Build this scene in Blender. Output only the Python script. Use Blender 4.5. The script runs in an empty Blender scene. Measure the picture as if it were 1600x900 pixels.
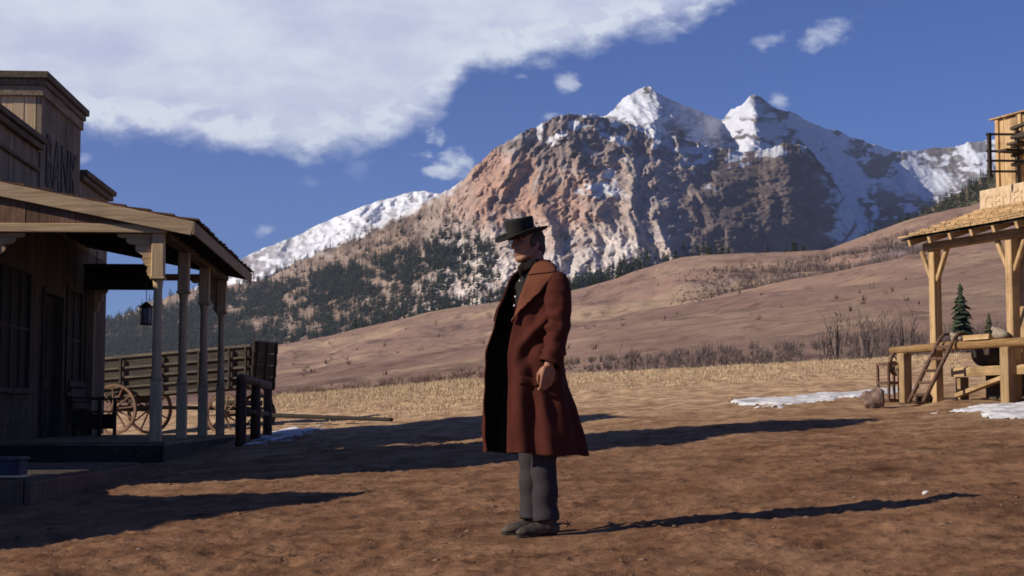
import bpy, bmesh, math, random
import numpy as np
from mathutils import Vector, Matrix
random.seed(7); RNG = np.random.default_rng(7)
S = bpy.context.scene
COL = S.collection

# ------------------------------------------------------------------ camera, sky, sun, exposure
F = 2537.0; PITCH = math.atan(200 / F); CAM = Vector((0, 0, .75))
cam = bpy.data.cameras.new('camera'); camo = bpy.data.objects.new('camera', cam); COL.objects.link(camo)
camo.location = CAM; camo.rotation_euler = (math.pi / 2 + PITCH, 0, 0)
cam.sensor_width = 36; cam.lens = 36 * F / 1600; cam.clip_start = .1; cam.clip_end = 30000
S.camera = camo

SUN_TO = Vector((-3.1, -1.0, 1.80)).normalized()
SUN_EL = math.asin(SUN_TO.z); SUN_AZ = math.atan2(SUN_TO.x, SUN_TO.y)
SUN_STRENGTH = 5.0; SKY_STRENGTH = .06
sl = bpy.data.lights.new('sun', 'SUN'); sl.energy = SUN_STRENGTH; sl.angle = math.radians(.55); sl.color = (1, .9, .76)
so = bpy.data.objects.new('sun', sl); COL.objects.link(so); so.location = (-40, -10, 60)
so.rotation_euler = SUN_TO.to_track_quat('Z', 'Y').to_euler()
S.view_settings.view_transform = 'Standard'; S.view_settings.look = 'None'
S.view_settings.exposure = 0; S.view_settings.gamma = 1; S.view_settings.use_curve_mapping = False
S.cycles.use_denoising = True; S.cycles.max_bounces = 6; S.cycles.diffuse_bounces = 3
S.cycles.volume_bounces = 0; S.cycles.transparent_max_bounces = 8; S.cycles.filter_width = 1.7
S.cycles.sample_clamp_indirect = 6

class NT:
    """small helper for node trees"""
    def __init__(s, tree): s.t = tree; s.n = tree.nodes; s.l = tree.links; s.n.clear()
    def new(s, kind, **kw):
        nd = s.n.new(kind)
        for k, v in kw.items():
            if k.startswith('in_'):
                key = k[3:]; key = int(key) if key.isdigit() else key.replace('_', ' ')
                s.put(nd.inputs[key], v)
            else: setattr(nd, k, v)
        return nd
    def put(s, sock, v):
        if isinstance(v, bpy.types.NodeSocket): s.l.new(v, sock)
        elif isinstance(v, bpy.types.Node): s.l.new(v.outputs[0], sock)
        else: sock.default_value = v
    def math(s, op, a, b=None, clamp=False):
        m = s.new('ShaderNodeMath', operation=op); m.use_clamp = clamp; s.put(m.inputs[0], a)
        if b is not None: s.put(m.inputs[1], b)
        return m.outputs[0]
    def mix(s, fac, a, b, blend='MIX'):
        m = s.new('ShaderNodeMix', data_type='RGBA', blend_type=blend); m.clamp_factor = True
        s.put(m.inputs[0], fac); s.put(m.inputs[6], a); s.put(m.inputs[7], b); return m.outputs[2]
    def ss(s, x, a, b):
        m = s.new('ShaderNodeMapRange', interpolation_type='SMOOTHSTEP'); s.put(m.inputs[0], x)
        m.inputs[1].default_value = a; m.inputs[2].default_value = b; return m.outputs[0]
    def noise(s, vec, scale, detail=4, rough=.55, dist=0):
        n = s.new('ShaderNodeTexNoise'); s.put(n.inputs['Vector'], vec); n.inputs['Scale'].default_value = scale
        n.inputs['Detail'].default_value = detail; n.inputs['Roughness'].default_value = rough
        n.inputs['Distortion'].default_value = dist; return n.outputs[0]

def c4(c): return (c[0], c[1], c[2], 1)

world = bpy.data.worlds.new('World'); S.world = world; world.use_nodes = True
W = NT(world.node_tree)
out = W.new('ShaderNodeOutputWorld'); bg = W.new('ShaderNodeBackground'); bg.inputs[1].default_value = SKY_STRENGTH
W.l.new(bg.outputs[0], out.inputs[0])
sky = W.new('ShaderNodeTexSky', sky_type='NISHITA'); sky.sun_disc = False
sky.sun_elevation = SUN_EL; sky.sun_rotation = SUN_AZ; sky.altitude = 1800; sky.air_density = 1.0; sky.dust_density = .1; sky.ozone_density = 4.0
tc = W.new('ShaderNodeTexCoord'); sp = W.new('ShaderNodeSeparateXYZ'); W.l.new(tc.outputs['Generated'], sp.inputs[0])
yy = W.math('MAXIMUM', sp.outputs[1], .04)
U_ = W.math('DIVIDE', sp.outputs[0], yy); V_ = W.math('DIVIDE', sp.outputs[2], yy)
uv = W.new('ShaderNodeCombineXYZ'); W.put(uv.inputs[0], U_); W.put(uv.inputs[1], W.math('MULTIPLY', V_, 1.6))
n1 = W.noise(uv.outputs[0], 9, 9, .6, .3); n2 = W.noise(uv.outputs[0], 34, 6, .6, .2)
uv2 = W.new('ShaderNodeCombineXYZ'); W.put(uv2.inputs[0], W.math('MULTIPLY', U_, .55)); W.put(uv2.inputs[1], W.math('MULTIPLY', V_, 1.9)); uv2.inputs[2].default_value = 3.3
n3 = W.noise(uv2.outputs[0], 13, 5, .5, .4)
# lower edge of the big cloud bank as a curve over azimuth (u, v in photo pixels -> tangents)
U0, U1, VR = -.36, .42, .36
fc = W.new('ShaderNodeFloatCurve')
pts = [(-120, 205), (0, 208), (110, 212), (230, 222), (320, 230), (400, 238), (470, 243), (540, 236), (600, 224), (650, 198), (694, 168), (717, 130),
       (745, 108), (800, 100), (870, 90), (930, 76), (1000, 58), (1080, 34), (1130, 8), (1220, -50), (1600, -200)]
cv = fc.mapping.curves[0]
P_ = [(((u - 800) / F - U0) / (U1 - U0), (650 - v) / F / VR) for u, v in pts]
cv.points[0].location = P_[0]; cv.points[1].location = P_[-1]
for p in P_[1:-1]: cv.points.new(*p)
fc.mapping.update()
W.put(fc.inputs['Value'], W.math('DIVIDE', W.math('SUBTRACT', U_, U0), U1 - U0))
d = W.math('SUBTRACT', V_, W.math('MULTIPLY', fc.outputs[0], VR))
d = W.math('ADD', d, W.math('MULTIPLY', W.math('SUBTRACT', n1, .5), .024))
n4 = W.noise(uv.outputs[0], 95, 5, .6)
d = W.math('ADD', d, W.math('MULTIPLY', W.math('SUBTRACT', n2, .5), .026)); d = W.math('ADD', d, W.math('MULTIPLY', W.math('SUBTRACT', n4, .5), .010))
a_big = W.ss(d, -.004, .015)
a_big = W.math('MULTIPLY', a_big, W.math('MULTIPLY', W.math('SUBTRACT', 1.0, W.ss(V_, .33, .6)), W.ss(U_, -.75, -.45)))
def puff(u, v, ru, rv, rot, amp):
    cu, cv_ = (u - 800) / F, (650 - v) / F
    du = W.math('SUBTRACT', U_, cu); dv = W.math('SUBTRACT', V_, cv_); c, s_ = math.cos(rot), math.sin(rot)
    a = W.math('ADD', W.math('MULTIPLY', du, c / (ru / F)), W.math('MULTIPLY', dv, s_ / (ru / F)))
    b = W.math('ADD', W.math('MULTIPLY', du, -s_ / (rv / F)), W.math('MULTIPLY', dv, c / (rv / F)))
    r = W.math('SQRT', W.math('ADD', W.math('POWER', a, 2.0), W.math('POWER', b, 2.0)))
    e = W.math('SUBTRACT', 1.0, r)
    e = W.math('ADD', e, W.math('ADD', W.math('MULTIPLY', W.math('SUBTRACT', n2, .5), 4.2), W.math('MULTIPLY', W.math('SUBTRACT', n1, .5), 1.6)))
    return W.math('MULTIPLY', W.ss(e, .05, 1.1), amp)
alpha = a_big
for args in [(706, 248, 62, 30, -.5, .97), (668, 264, 40, 10, 0, .7), (688, 222, 18, 14, .6, .7), (888, 127, 22, 17, .3, .7), (1310, 38, 52, 22, .3, .62), (1216, 52, 26, 15, .1, .45),
             (1226, 158, 20, 15, -.6, .6), (816, 112, 13, 9, 0, .5), (857, 178, 18, 8, 0, .55), (415, 361, 16, 10, .2, .42), (126, 245, 20, 12, .3, .35), (1130, 8, 26, 14, .2, .4), (560, 262, 30, 20, .3, .12), (490, 285, 22, 12, .1, .14)]:
    alpha = W.math('MAXIMUM', alpha, puff(*args))
K = 1 / SKY_STRENGTH
white = (.74 * K, .80 * K, .90 * K, 1); lav = (.53 * K, .57 * K, .77 * K, 1)
fac = W.ss(W.math('ADD', W.math('ADD', W.math('MULTIPLY', n3, .50), W.math('MULTIPLY', n1, .26)), W.math('MULTIPLY', n2, .24)), .36, .64)
fac = W.math('MAXIMUM', fac, W.math('MULTIPLY', W.math('MULTIPLY', W.ss(d, .0, .012), W.math('SUBTRACT', 1.0, W.ss(d, .02, .042))), W.ss(n2, .40, .56)))
deep = W.ss(d, 0, .05)
cc = W.mix(fac, lav, white)
skyc = W.mix(1.0, sky.outputs[0], (.72, .88, 1.48, 1), 'MULTIPLY')
W.l.new(W.mix(W.math('MULTIPLY', alpha, .97), skyc, cc), bg.inputs[0])

# ------------------------------------------------------------------ helpers
def P(u, v, Y):
    """the world point at depth Y that stands at photo pixel (u, v)"""
    cp, sp_ = math.cos(PITCH), math.sin(PITCH); a, b = u - 800, 450 - v
    dx, dy, dz = a, -b * sp_ + F * cp, b * cp + F * sp_
    k = Y / dy
    return CAM.x + dx * k, CAM.y + dy * k, CAM.z + dz * k

def hash2(ix, iy, seed):
    h = (ix.astype(np.int64) * 374761393 + iy.astype(np.int64) * 668265263 + seed * 974711) & 0x7fffffff
    h = ((h ^ (h >> 13)) * 1274126177) & 0x7fffffff
    return (h ^ (h >> 16)) & 0xffff
def perlin(x, y, seed=0):
    x = np.asarray(x, float); y = np.asarray(y, float)
    x0 = np.floor(x); y0 = np.floor(y); fx = x - x0; fy = y - y0
    def g(dx, dy):
        a = hash2(x0 + dx, y0 + dy, seed) * (2 * np.pi / 65536)
        return np.cos(a) * (fx - dx) + np.sin(a) * (fy - dy)
    sx = fx * fx * fx * (fx * (fx * 6 - 15) + 10); sy = fy * fy * fy * (fy * (fy * 6 - 15) + 10)
    a = g(0, 0) * (1 - sx) + g(1, 0) * sx; b = g(0, 1) * (1 - sx) + g(1, 1) * sx
    return (a * (1 - sy) + b * sy) * 1.5
def fbm(x, y, octv=5, seed=0, gain=.5):
    r = 0; a = 1; t = 0
    for o in range(octv):
        r = r + a * perlin(x * 2 ** o, y * 2 ** o, seed + o * 17); t += a; a *= gain
    return r / t
def ridged(x, y, octv=5, seed=0, gain=.55):
    r = 0; a = 1; t = 0; w = 1
    for o in range(octv):
        n = 1 - np.abs(perlin(x * 2 ** o, y * 2 ** o, seed + o * 31)); n = n * n
        r = r + a * n * w; w = np.clip(n * 1.6, 0, 1); t += a; a *= gain
    return r / t
def sst(x, a, b):
    t = np.clip((np.asarray(x, float) - a) / (b - a), 0, 1); return t * t * (3 - 2 * t)
def interp(x, pts):
    """smooth (monotone cubic) interpolation through points"""
    p = np.array(pts, float); X, Y = p[:, 0], p[:, 1]
    h = np.diff(X); dl = np.diff(Y) / h; m = np.zeros(len(X)); m[0], m[-1] = dl[0], dl[-1]
    ok = dl[1:] * dl[:-1] > 0
    m[1:-1] = np.where(ok, 2 * dl[1:] * dl[:-1] / np.where(ok, dl[1:] + dl[:-1], 1), 0)
    x = np.clip(np.asarray(x, float), X[0], X[-1]); i = np.clip(np.searchsorted(X, x) - 1, 0, len(X) - 2)
    t = (x - X[i]) / h[i]
    return ((2 * t**3 - 3 * t**2 + 1) * Y[i] + (t**3 - 2 * t**2 + t) * h[i] * m[i] + (-2 * t**3 + 3 * t**2) * Y[i + 1] + (t**3 - t**2) * h[i] * m[i + 1])
def lin(x, pts):
    p = np.array(pts, float); return np.interp(x, p[:, 0], p[:, 1])

def np_mesh(name, V, faces, smooth=True, cols=None, mats=(), fidx=None):
    """mesh from numpy arrays; faces (n,3) or (n,4)"""
    V = np.asarray(V, np.float32); faces = np.asarray(faces, np.int32); k = faces.shape[1]
    me = bpy.data.meshes.new(name); me.vertices.add(len(V)); me.vertices.foreach_set('co', V.ravel())
    me.loops.add(faces.size); me.loops.foreach_set('vertex_index', faces.ravel())
    me.polygons.add(len(faces)); me.polygons.foreach_set('loop_start', np.arange(0, faces.size, k, dtype=np.int32))
    me.polygons.foreach_set('loop_total', np.full(len(faces), k, np.int32))
    if smooth: me.polygons.foreach_set('use_smooth', np.ones(len(faces), bool))
    for m in mats: me.materials.append(m)
    if fidx is not None: me.polygons.foreach_set('material_index', np.asarray(fidx, np.int32))
    if cols is not None:
        for nm, a in cols.items():
            at = me.attributes.new(nm, 'FLOAT_COLOR', 'POINT')
            a = np.concatenate([a, np.ones((len(a), 1))], 1).astype(np.float32); at.data.foreach_set('color', a.ravel())
    me.update(calc_edges=True); me.validate(); return me
def grid_faces(nr, nc):
    i = np.arange((nr - 1) * (nc - 1)); r, c = i // (nc - 1), i % (nc - 1); a = r * nc + c
    return np.stack([a, a + 1, a + nc + 1, a + nc], 1)
def link(o, parent=None):
    COL.objects.link(o)
    if parent is not None: o.parent = parent
    return o
def tag(o, label=None, cat=None, group=None, kind=None):
    if label: o['label'] = label
    if cat: o['category'] = cat
    if group: o['group'] = group
    if kind: o['kind'] = kind
    return o
def thing(name, label, cat, loc=(0, 0, 0), rz=0, group=None):
    o = bpy.data.objects.new(name, None); o.empty_display_size = .2; COL.objects.link(o)
    o.location = loc; o.rotation_euler = (0, 0, rz); return tag(o, label, cat, group)
def copy_tree(o, parent=None):
    c = o.copy(); COL.objects.link(c); c.parent = parent
    for ch in o.children: copy_tree(ch, c)
    return c

class MB:
    """collects shapes and links them as ONE mesh object; every shape has a tint for plank to plank variation"""
    def __init__(s): s.v = []; s.f = []; s.t = []
    def add(s, vs, fs, tint=None):
        n = len(s.v); s.v += [tuple(p) for p in vs]; s.f += [tuple(i + n for i in f) for f in fs]
        t = random.uniform(.72, 1.15) if tint is None else tint
        s.t += [t] * len(fs); return s
    def box(s, x0, x1, y0, y1, z0, z1, tint=None):
        vs = [(x, y, z) for x in (x0, x1) for y in (y0, y1) for z in (z0, z1)]
        return s.add(vs, [(0, 1, 3, 2), (4, 6, 7, 5), (0, 4, 5, 1), (2, 3, 7, 6), (0, 2, 6, 4), (1, 5, 7, 3)], tint)
    def beam(s, p, q, w, h, up=(0, 0, 1), tint=None, taper=1):
        p, q, up = Vector(p), Vector(q), Vector(up); d = (q - p).normalized(); a = d.cross(up)
        if a.length < 1e-4: a = d.cross(Vector((1, 0, 0)))
        a.normalize(); b = a.cross(d)
        vs = []
        for c, k in ((p, 1), (q, taper)):
            for sa, sb in ((-1, -1), (1, -1), (1, 1), (-1, 1)): vs.append(c + a * (sa * w / 2 * k) + b * (sb * h / 2 * k))
        return s.add(vs, [(3, 2, 1, 0), (4, 5, 6, 7), (0, 1, 5, 4), (1, 2, 6, 5), (2, 3, 7, 6), (3, 0, 4, 7)], tint)
    def tube(s, path, rad, n=10, tint=None, sy=1.0, jit=0, caps=True):
        path = [Vector(p) for p in path]; rad = [rad] * len(path) if isinstance(rad, (int, float)) else rad
        vs, fs = [], []; ref = None
        for i, p in enumerate(path):
            d = (path[min(i + 1, len(path) - 1)] - path[max(i - 1, 0)]).normalized()
            if ref is None:
                ref = d.cross(Vector((0, 0, 1)))
                if ref.length < .05: ref = d.cross(Vector((0, 1, 0)))
            a = (ref - d * ref.dot(d)).normalized(); b = d.cross(a); ref = a
            for k in range(n):
                t = 2 * math.pi * k / n; r = rad[i] * (1 + random.uniform(-jit, jit))
                vs.append(p + a * math.cos(t) * r + b * math.sin(t) * r * sy)
        for i in range(len(path) - 1):
            for k in range(n):
                fs.append((i * n + k, i * n + (k + 1) % n, (i + 1) * n + (k + 1) % n, (i + 1) * n + k))
        if caps: fs += [tuple(range(n - 1, -1, -1)), tuple(range((len(path) - 1) * n, len(path) * n))]
        return s.add(vs, fs, tint)
    def prism(s, poly, o, ax, ay, th, tint=None):
        """polygon in the (ax, ay) plane at o, extruded by the vector th"""
        o, ax, ay, th = Vector(o), Vector(ax), Vector(ay), Vector(th); n = len(poly)
        vs = [o + ax * a + ay * b for a, b in poly]; vs += [p + th for p in vs]
        fs = [tuple(range(n)), tuple(range(2 * n - 1, n - 1, -1))] + [(i, i + n, (i + 1) % n + n, (i + 1) % n) for i in range(n)]
        return s.add(vs, fs, tint)
    def ball(s, c, r, nu=14, nv=9, R=None, tint=1.0):
        r = (r, r, r) if isinstance(r, (int, float)) else r; vs, fs = [], []; c = Vector(c)
        for j in range(nv + 1):
            th = math.pi * j / nv
            for i in range(nu):
                ph = 2 * math.pi * i / nu
                p = Vector((r[0] * math.sin(th) * math.cos(ph), r[1] * math.sin(th) * math.sin(ph), r[2] * math.cos(th)))
                vs.append(c + (R @ p if R else p))
        for j in range(nv):
            for i in range(nu): fs.append((j * nu + i, (j + 1) * nu + i, (j + 1) * nu + (i + 1) % nu, j * nu + (i + 1) % nu))
        return s.add(vs, fs, tint)
    def mesh(s, name, mat=None, smooth=False):
        me = bpy.data.meshes.new(name); me.from_pydata(s.v, [], s.f)
        at = me.attributes.new('tint', 'FLOAT_COLOR', 'FACE')
        at.data.foreach_set('color', np.repeat(np.array(s.t, np.float32), 4))
        if smooth: me.polygons.foreach_set('use_smooth', np.ones(len(s.f), bool))
        for m in (mat if isinstance(mat, (list, tuple)) else [mat] if mat else []): me.materials.append(m)
        bm = bmesh.new(); bm.from_mesh(me); bmesh.ops.recalc_face_normals(bm, faces=bm.faces); bm.to_mesh(me); bm.free()
        me.update(); return me
    def build(s, name, mat, parent=None, smooth=False, bevel=0):
        o = bpy.data.objects.new(name, s.mesh(name, mat, smooth)); link(o, parent)
        if bevel:
            m = o.modifiers.new('bevel', 'BEVEL'); m.width = bevel; m.segments = 1; m.limit_method = 'ANGLE'
        return o

def bake(o, name, mat, parent=None, mods=(), smooth=True):
    """apply modifiers and link the result as one mesh object"""
    for kind, kw in mods:
        m = o.modifiers.new(kind.lower(), kind)
        for k, v in kw.items(): setattr(m, k, v)
    dg = bpy.context.evaluated_depsgraph_get(); dg.update()
    me = bpy.data.meshes.new_from_object(o.evaluated_get(dg)); me.name = name
    bpy.data.objects.remove(o, do_unlink=True)
    me.materials.clear()
    for m in (mat if isinstance(mat, (list, tuple)) else [mat]): me.materials.append(m)
    if smooth: me.polygons.foreach_set('use_smooth', np.ones(len(me.polygons), bool))
    n = bpy.data.objects.new(name, me); return link(n, parent)
def fused(mb, name, mat, parent, vox=.006, it=2):
    """one continuous surface out of overlapping volumes"""
    o = mb.build('temp', None)
    return bake(o, name, mat, parent, [('REMESH', dict(mode='VOXEL', voxel_size=vox)), ('SMOOTH', dict(factor=.5, iterations=it))])

# ------------------------------------------------------------------ materials
def material(name, rough=.9):
    m = bpy.data.materials.new(name); m.use_nodes = True; t = NT(m.node_tree)
    o = t.new('ShaderNodeOutputMaterial'); b = t.new('ShaderNodeBsdfPrincipled'); t.l.new(b.outputs[0], o.inputs[0])
    b.inputs['Roughness'].default_value = rough; b.inputs['Specular IOR Level'].default_value = .25
    return m, t, b
def bump(t, b, h, strength, dist=.02):
    n = t.new('ShaderNodeBump'); n.inputs['Strength'].default_value = strength; n.inputs['Distance'].default_value = dist
    t.put(n.inputs['Height'], h); t.l.new(n.outputs[0], b.inputs['Normal'])
def wood(name, dark, light, axis=2, rough=.85, bstr=.5, stain=.45):
    m, t, b = material(name, rough); tc = t.new('ShaderNodeTexCoord')
    at = t.new('ShaderNodeAttribute', attribute_name='tint')
    sc = [22, 22, 22]; sc[axis] = 1.3
    mp = t.new('ShaderNodeMapping'); t.l.new(tc.outputs['Object'], mp.inputs[0]); mp.inputs['Scale'].default_value = sc
    off = t.new('ShaderNodeVectorMath', operation='MULTIPLY_ADD'); t.l.new(at.outputs['Vector'], off.inputs[0]); off.inputs[1].default_value = (37, 21, 11); t.l.new(mp.outputs[0], off.inputs[2])
    g = t.noise(off.outputs[0], 1, 8, .65, .6); st = t.noise(tc.outputs['Object'], 1.7, 5, .6)
    c = t.mix(t.ss(g, .28, .72), c4(dark), c4(light)); c = t.mix(t.math('MULTIPLY', t.ss(st, .45, .7), stain), c, c4([x * .55 for x in dark]))
    c = t.mix(1.0, c, at.outputs['Color'], 'MULTIPLY'); t.put(b.inputs['Base Color'], c); bump(t, b, g, bstr, .012); return m
def plain(name, c1, c2, scale=6, rough=.9, bstr=.3, dist=.01, detail=6, metal=0):
    m, t, b = material(name, rough); tc = t.new('ShaderNodeTexCoord'); g = t.noise(tc.outputs['Object'], scale, detail, .6)
    t.put(b.inputs['Base Color'], t.mix(t.ss(g, .3, .7), c4(c1), c4(c2))); b.inputs['Metallic'].default_value = metal
    if bstr: bump(t, b, g, bstr, dist)
    return m
def vcol(name, noise_scale, rough=.95, var=.35, bscale=None, bstr=.6, bdist=2.0):
    """albedo from the vertex attribute 'albedo' with finer noise on top"""
    m, t, b = material(name, rough); b.inputs['Specular IOR Level'].default_value = .05
    at = t.new('ShaderNodeAttribute', attribute_name='albedo'); tc = t.new('ShaderNodeTexCoord')
    g = t.noise(tc.outputs['Object'], noise_scale, 8, .65)
    f = t.new('ShaderNodeMapRange'); t.put(f.inputs[0], g); f.inputs[1].default_value = .3; f.inputs[2].default_value = .7; f.inputs[3].default_value = 1 - var; f.inputs[4].default_value = 1 + var
    v = t.new('ShaderNodeVectorMath', operation='SCALE'); t.l.new(at.outputs['Vector'], v.inputs[0]); t.put(v.inputs['Scale'], f.outputs[0])
    t.put(b.inputs['Base Color'], v.outputs[0])
    bump(t, b, t.noise(tc.outputs['Object'], bscale or noise_scale, 8, .7), bstr, bdist); return m

# ------------------------------------------------------------------ the ground
def gbase(x, y):
    x = np.asarray(x, float); y = np.asarray(y, float); yc = np.clip(y, 2, 74)
    w = 1 / (1 + np.exp(-x / 1.6))
    a = np.clip(.02 + .0016 * yc, .03, .083) * (1 - w) + .053 * w
    xc = np.clip(x, -60, 70)
    z = -.2 + .02 * yc + .00022 * yc * yc + a * xc
    over = np.clip(y - 73, 0, None)
    return z - .06 * over * over / (over + 14)
def gz(x, y): return float(gbase(x, y))
def gnoise(x, y):
    x = np.asarray(x, float); y = np.asarray(y, float)
    far = sst(y, 12, 50)
    n = fbm(x * .55, y * .55, 3, 3) * (.05 + .08 * far) + fbm(x * 2.6, y * 2.6, 3, 5) * .026 + np.maximum(ridged(x * 5.5, y * 5.5, 2, 9) - .62, 0) * .05 * (1 - far)
    # hoof and boot prints: small dents with pushed-up rims
    pr = np.zeros_like(n); near = (y > 4) & (y < 34); xx, yy = x[near], y[near]
    if xx.size:
        acc = np.zeros_like(xx)
        for cell, sd in ((.30, 3), (.47, 8)):
            cx, cy = np.floor(xx / cell), np.floor(yy / cell)
            for dx in (-1, 0, 1):
                for dy in (-1, 0, 1):
                    h1 = hash2(cx + dx, cy + dy, sd) / 65535.; h2 = hash2(cx + dx, cy + dy, sd + 50) / 65535.; h3 = hash2(cx + dx, cy + dy, sd + 90) / 65535.
                    px_, py_ = (cx + dx + h1) * cell, (cy + dy + h2) * cell; a = h3 * 6.28; ca, sa = np.cos(a), np.sin(a)
                    u_ = ((xx - px_) * ca + (yy - py_) * sa) / .10; w_ = (-(xx - px_) * sa + (yy - py_) * ca) / .062; r2 = u_ * u_ + w_ * w_
                    on = perlin(px_ * .7, py_ * .7, 12) > .02 + .5 * (h3 - .5)
                    acc += np.where(on, -.017 * np.exp(-r2) + .008 * np.exp(-(np.sqrt(r2) - 1.45)**2 / .16), 0)
        pr[near] = acc
    n = n + pr * (1 - sst(y, 24, 34))
    flat = np.exp(-((x - .1)**2 + (y - 10)**2) / .3)
    return n * (1 - flat)
def ghit(u, v):
    lo, hi = 3., 74.
    for _ in range(50):
        m = (lo + hi) / 2; x, y, z = P(u, v, m)
        if z > gz(x, y): lo = m
        else: hi = m
    x, y, z = P(u, v, lo); return x, y, gz(x, y)

ns, nyr = 800, 900
s_ = np.linspace(-1, 1, ns); s_ = np.sign(s_) * (np.abs(s_) * .65 + np.abs(s_)**3 * .35)
yr = np.concatenate([np.linspace(-6, 5, 14)[:-1], 5 * (140 / 5) ** np.linspace(0, 1, nyr - 13)])
Yg, Sg = np.meshgrid(yr, s_, indexing='ij'); Xg = Sg * (8 + .75 * np.maximum(Yg, 0))
Zg = gbase(Xg, Yg) + gnoise(Xg, Yg)
gm, t, b = material('trampled_dirt', .97); b.inputs['Specular IOR Level'].default_value = .04
tcn = t.new('ShaderNodeTexCoord'); ob = tcn.outputs['Object']
sep = t.new('ShaderNodeSeparateXYZ'); t.l.new(ob, sep.inputs[0])
mpx = t.new('ShaderNodeMapping'); t.l.new(ob, mpx.inputs[0]); mpx.inputs['Scale'].default_value = (1, .8, 1)
n_big = t.noise(mpx.outputs[0], .42, 6, .62, .4); n_mid = t.noise(mpx.outputs[0], 2.1, 8, .66, .3); n_fin = t.noise(ob, 14, 8, .7)
c = t.mix(t.ss(n_mid, .34, .68), c4((.15, .074, .039)), c4((.285, .156, .087)))
c = t.mix(t.math('MULTIPLY', t.ss(n_big, .56, .70), .62), c, c4((.062, .028, .014)))
c = t.mix(t.math('MULTIPLY', t.ss(n_fin, .58, .70), .55), c, c4((.07, .034, .018)))
c = t.mix(t.math('MULTIPLY', t.ss(t.noise(ob, 23, 4, .6), .66, .74), .5), c, c4((.36, .25, .17)))
smud = t.noise(mpx.outputs[0], 1.15, 7, .68, .5)
c = t.mix(t.math('MULTIPLY', t.ss(smud, .57, .69), .72), c, c4((.05, .024, .013)))
c = t.mix(t.math('MULTIPLY', t.ss(t.noise(ob, 6.5, 7, .74, .4), .56, .66), .75), c, c4((.055, .028, .016)))
c = t.mix(t.math('MULTIPLY', t.ss(smud, .44, .30), .5), c, c4((.34, .20, .115)))
# dry stubble takes over from the trampled dirt away from the street
far = t.math('ADD', sep.outputs[1], t.math('MULTIPLY', t.math('SUBTRACT', n_big, .5), 30))
far = t.math('SUBTRACT', far, t.math('MULTIPLY', sep.outputs[0], .22))
stub = t.mix(t.ss(n_mid, .35, .66), c4((.30, .18, .10)), c4((.60, .41, .24)))
c = t.mix(t.ss(far, 12, 44), c, stub)
t.put(b.inputs['Base Color'], c)
c = t.mix(t.math('MULTIPLY', t.ss(t.noise(ob, 48, 4, .7), .56, .70), .38), c, c4((.06, .033, .02))); t.put(b.inputs['Base Color'], c)
bh = t.math('ADD', t.math('MULTIPLY', n_mid, .6), t.math('MULTIPLY', n_fin, .45)); bump(t, b, bh, .85, .06)
ground = link(bpy.data.objects.new('ground', np_mesh('ground', np.stack([Xg, Yg, Zg], -1).reshape(-1, 3), grid_faces(len(yr), ns), mats=[gm])))
tag(ground, kind='structure')

# ------------------------------------------------------------------ brown foothills
EDGE = [(-400, 660), (430, 624), (800, 592), (1100, 578), (1420, 563), (2000, 535)]
CREST = [(-500, 590), (160, 566), (330, 552), (410, 543), (500, 527), (600, 503), (680, 488), (750, 477), (830, 464), (900, 452), (950, 438), (1000, 421), (1080, 402),
         (1200, 394), (1280, 391), (1330, 376), (1380, 357), (1430, 340), (1500, 324), (1600, 300), (2000, 240)]
FOLD = [(-500, 610), (410, 585), (600, 556), (750, 532), (830, 516), (900, 503), (1000, 484), (1124, 461), (1262, 439), (1356, 420), (1450, 398), (1600, 370), (2000, 320)]
nu, nr = 720, 330
uh = np.linspace(-450, 1950, nu); Yh = 84 * (1500 / 84) ** np.linspace(0, 1, nr)
vh = np.zeros((nr, nu))
e_, c_, f_ = interp(uh, EDGE), interp(uh, CREST), interp(uh, FOLD)
for j in range(nu):
    e, c, f = e_[j], c_[j], f_[j]; k = sst(uh[j], 820, 960)
    vh[:, j] = interp(Yh, [(84, e + 14), (110, e - 2), (160, e + (f - e) * .30), (260, e + (f - e) * .72), (390, f), (440, f + 1.5 * k - 4 * (1 - k)), (480, f + 1.5 * k - 7 * (1 - k)),
                           (600, f + (c - f) * .52), (800, c), (960, c + 22), (1500, c + 90)])
Yf = np.repeat(Yh[:, None], nu, 1); Uf = np.repeat(uh[None], nr, 0)
Xh, Yw, Zh = P(Uf, vh, Yf)
amp = np.clip(Yf / 400, .15, 1.3) * (1 - .6 * sst(Yf, 640, 780))
Zh = Zh + (fbm(Xh / 70, Yf / 110, 4, 21) * 3.4 + (ridged(Xh / 55 + Yf / 260, Yf / 200, 4, 23) - .5) * -2.6 + fbm(Xh / 9, Yf / 14, 3, 27) * .45) * amp
n_a = fbm(Xh / 60, Yf / 90, 5, 31); n_b = fbm(Xh / 14, Yf / 40, 4, 33); n_c = fbm(Xh / 120 + 5, Yf / 50, 4, 35); n_d = fbm(Xh / 4, Yf / 9, 3, 37)
A = np.zeros(Xh.shape + (3,)); A[:] = (.31, .20, .148)
def over(A, m, col): m = np.clip(m, 0, 1)[..., None]; return A * (1 - m) + np.array(col) * m
A = over(A, sst(n_c + n_b * .5, .02, .30) * .75, (.44, .31, .20))
A = over(A, sst(n_a + .5 * n_b, .05, .32) * .8, (.225, .140, .112))
lower = sst(vh, f_[None] + 6, f_[None] + 26) * sst(Yf, 60, 100)
A = over(A, lower * sst(n_b + .3, 0, .5) * .62 * sst(-Uf, -900, -640), (.175, .105, .08))
A = over(A, lower * .55 * sst(Uf, 860, 1000), (.21, .135, .105))
band = sst(vh, f_[None] - 46, f_[None] - 20) * (1 - sst(vh, f_[None] - 8, f_[None] - 1)) * sst(Yf, 470, 520) * sst(Uf, 1020, 1180)
A = over(A, band * sst(n_b + n_a, -.25, .2) * .85, (.24, .18, .165))
A = over(A, sst(n_d + n_b * .8, .28, .5) * .5, (.10, .062, .048))
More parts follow.
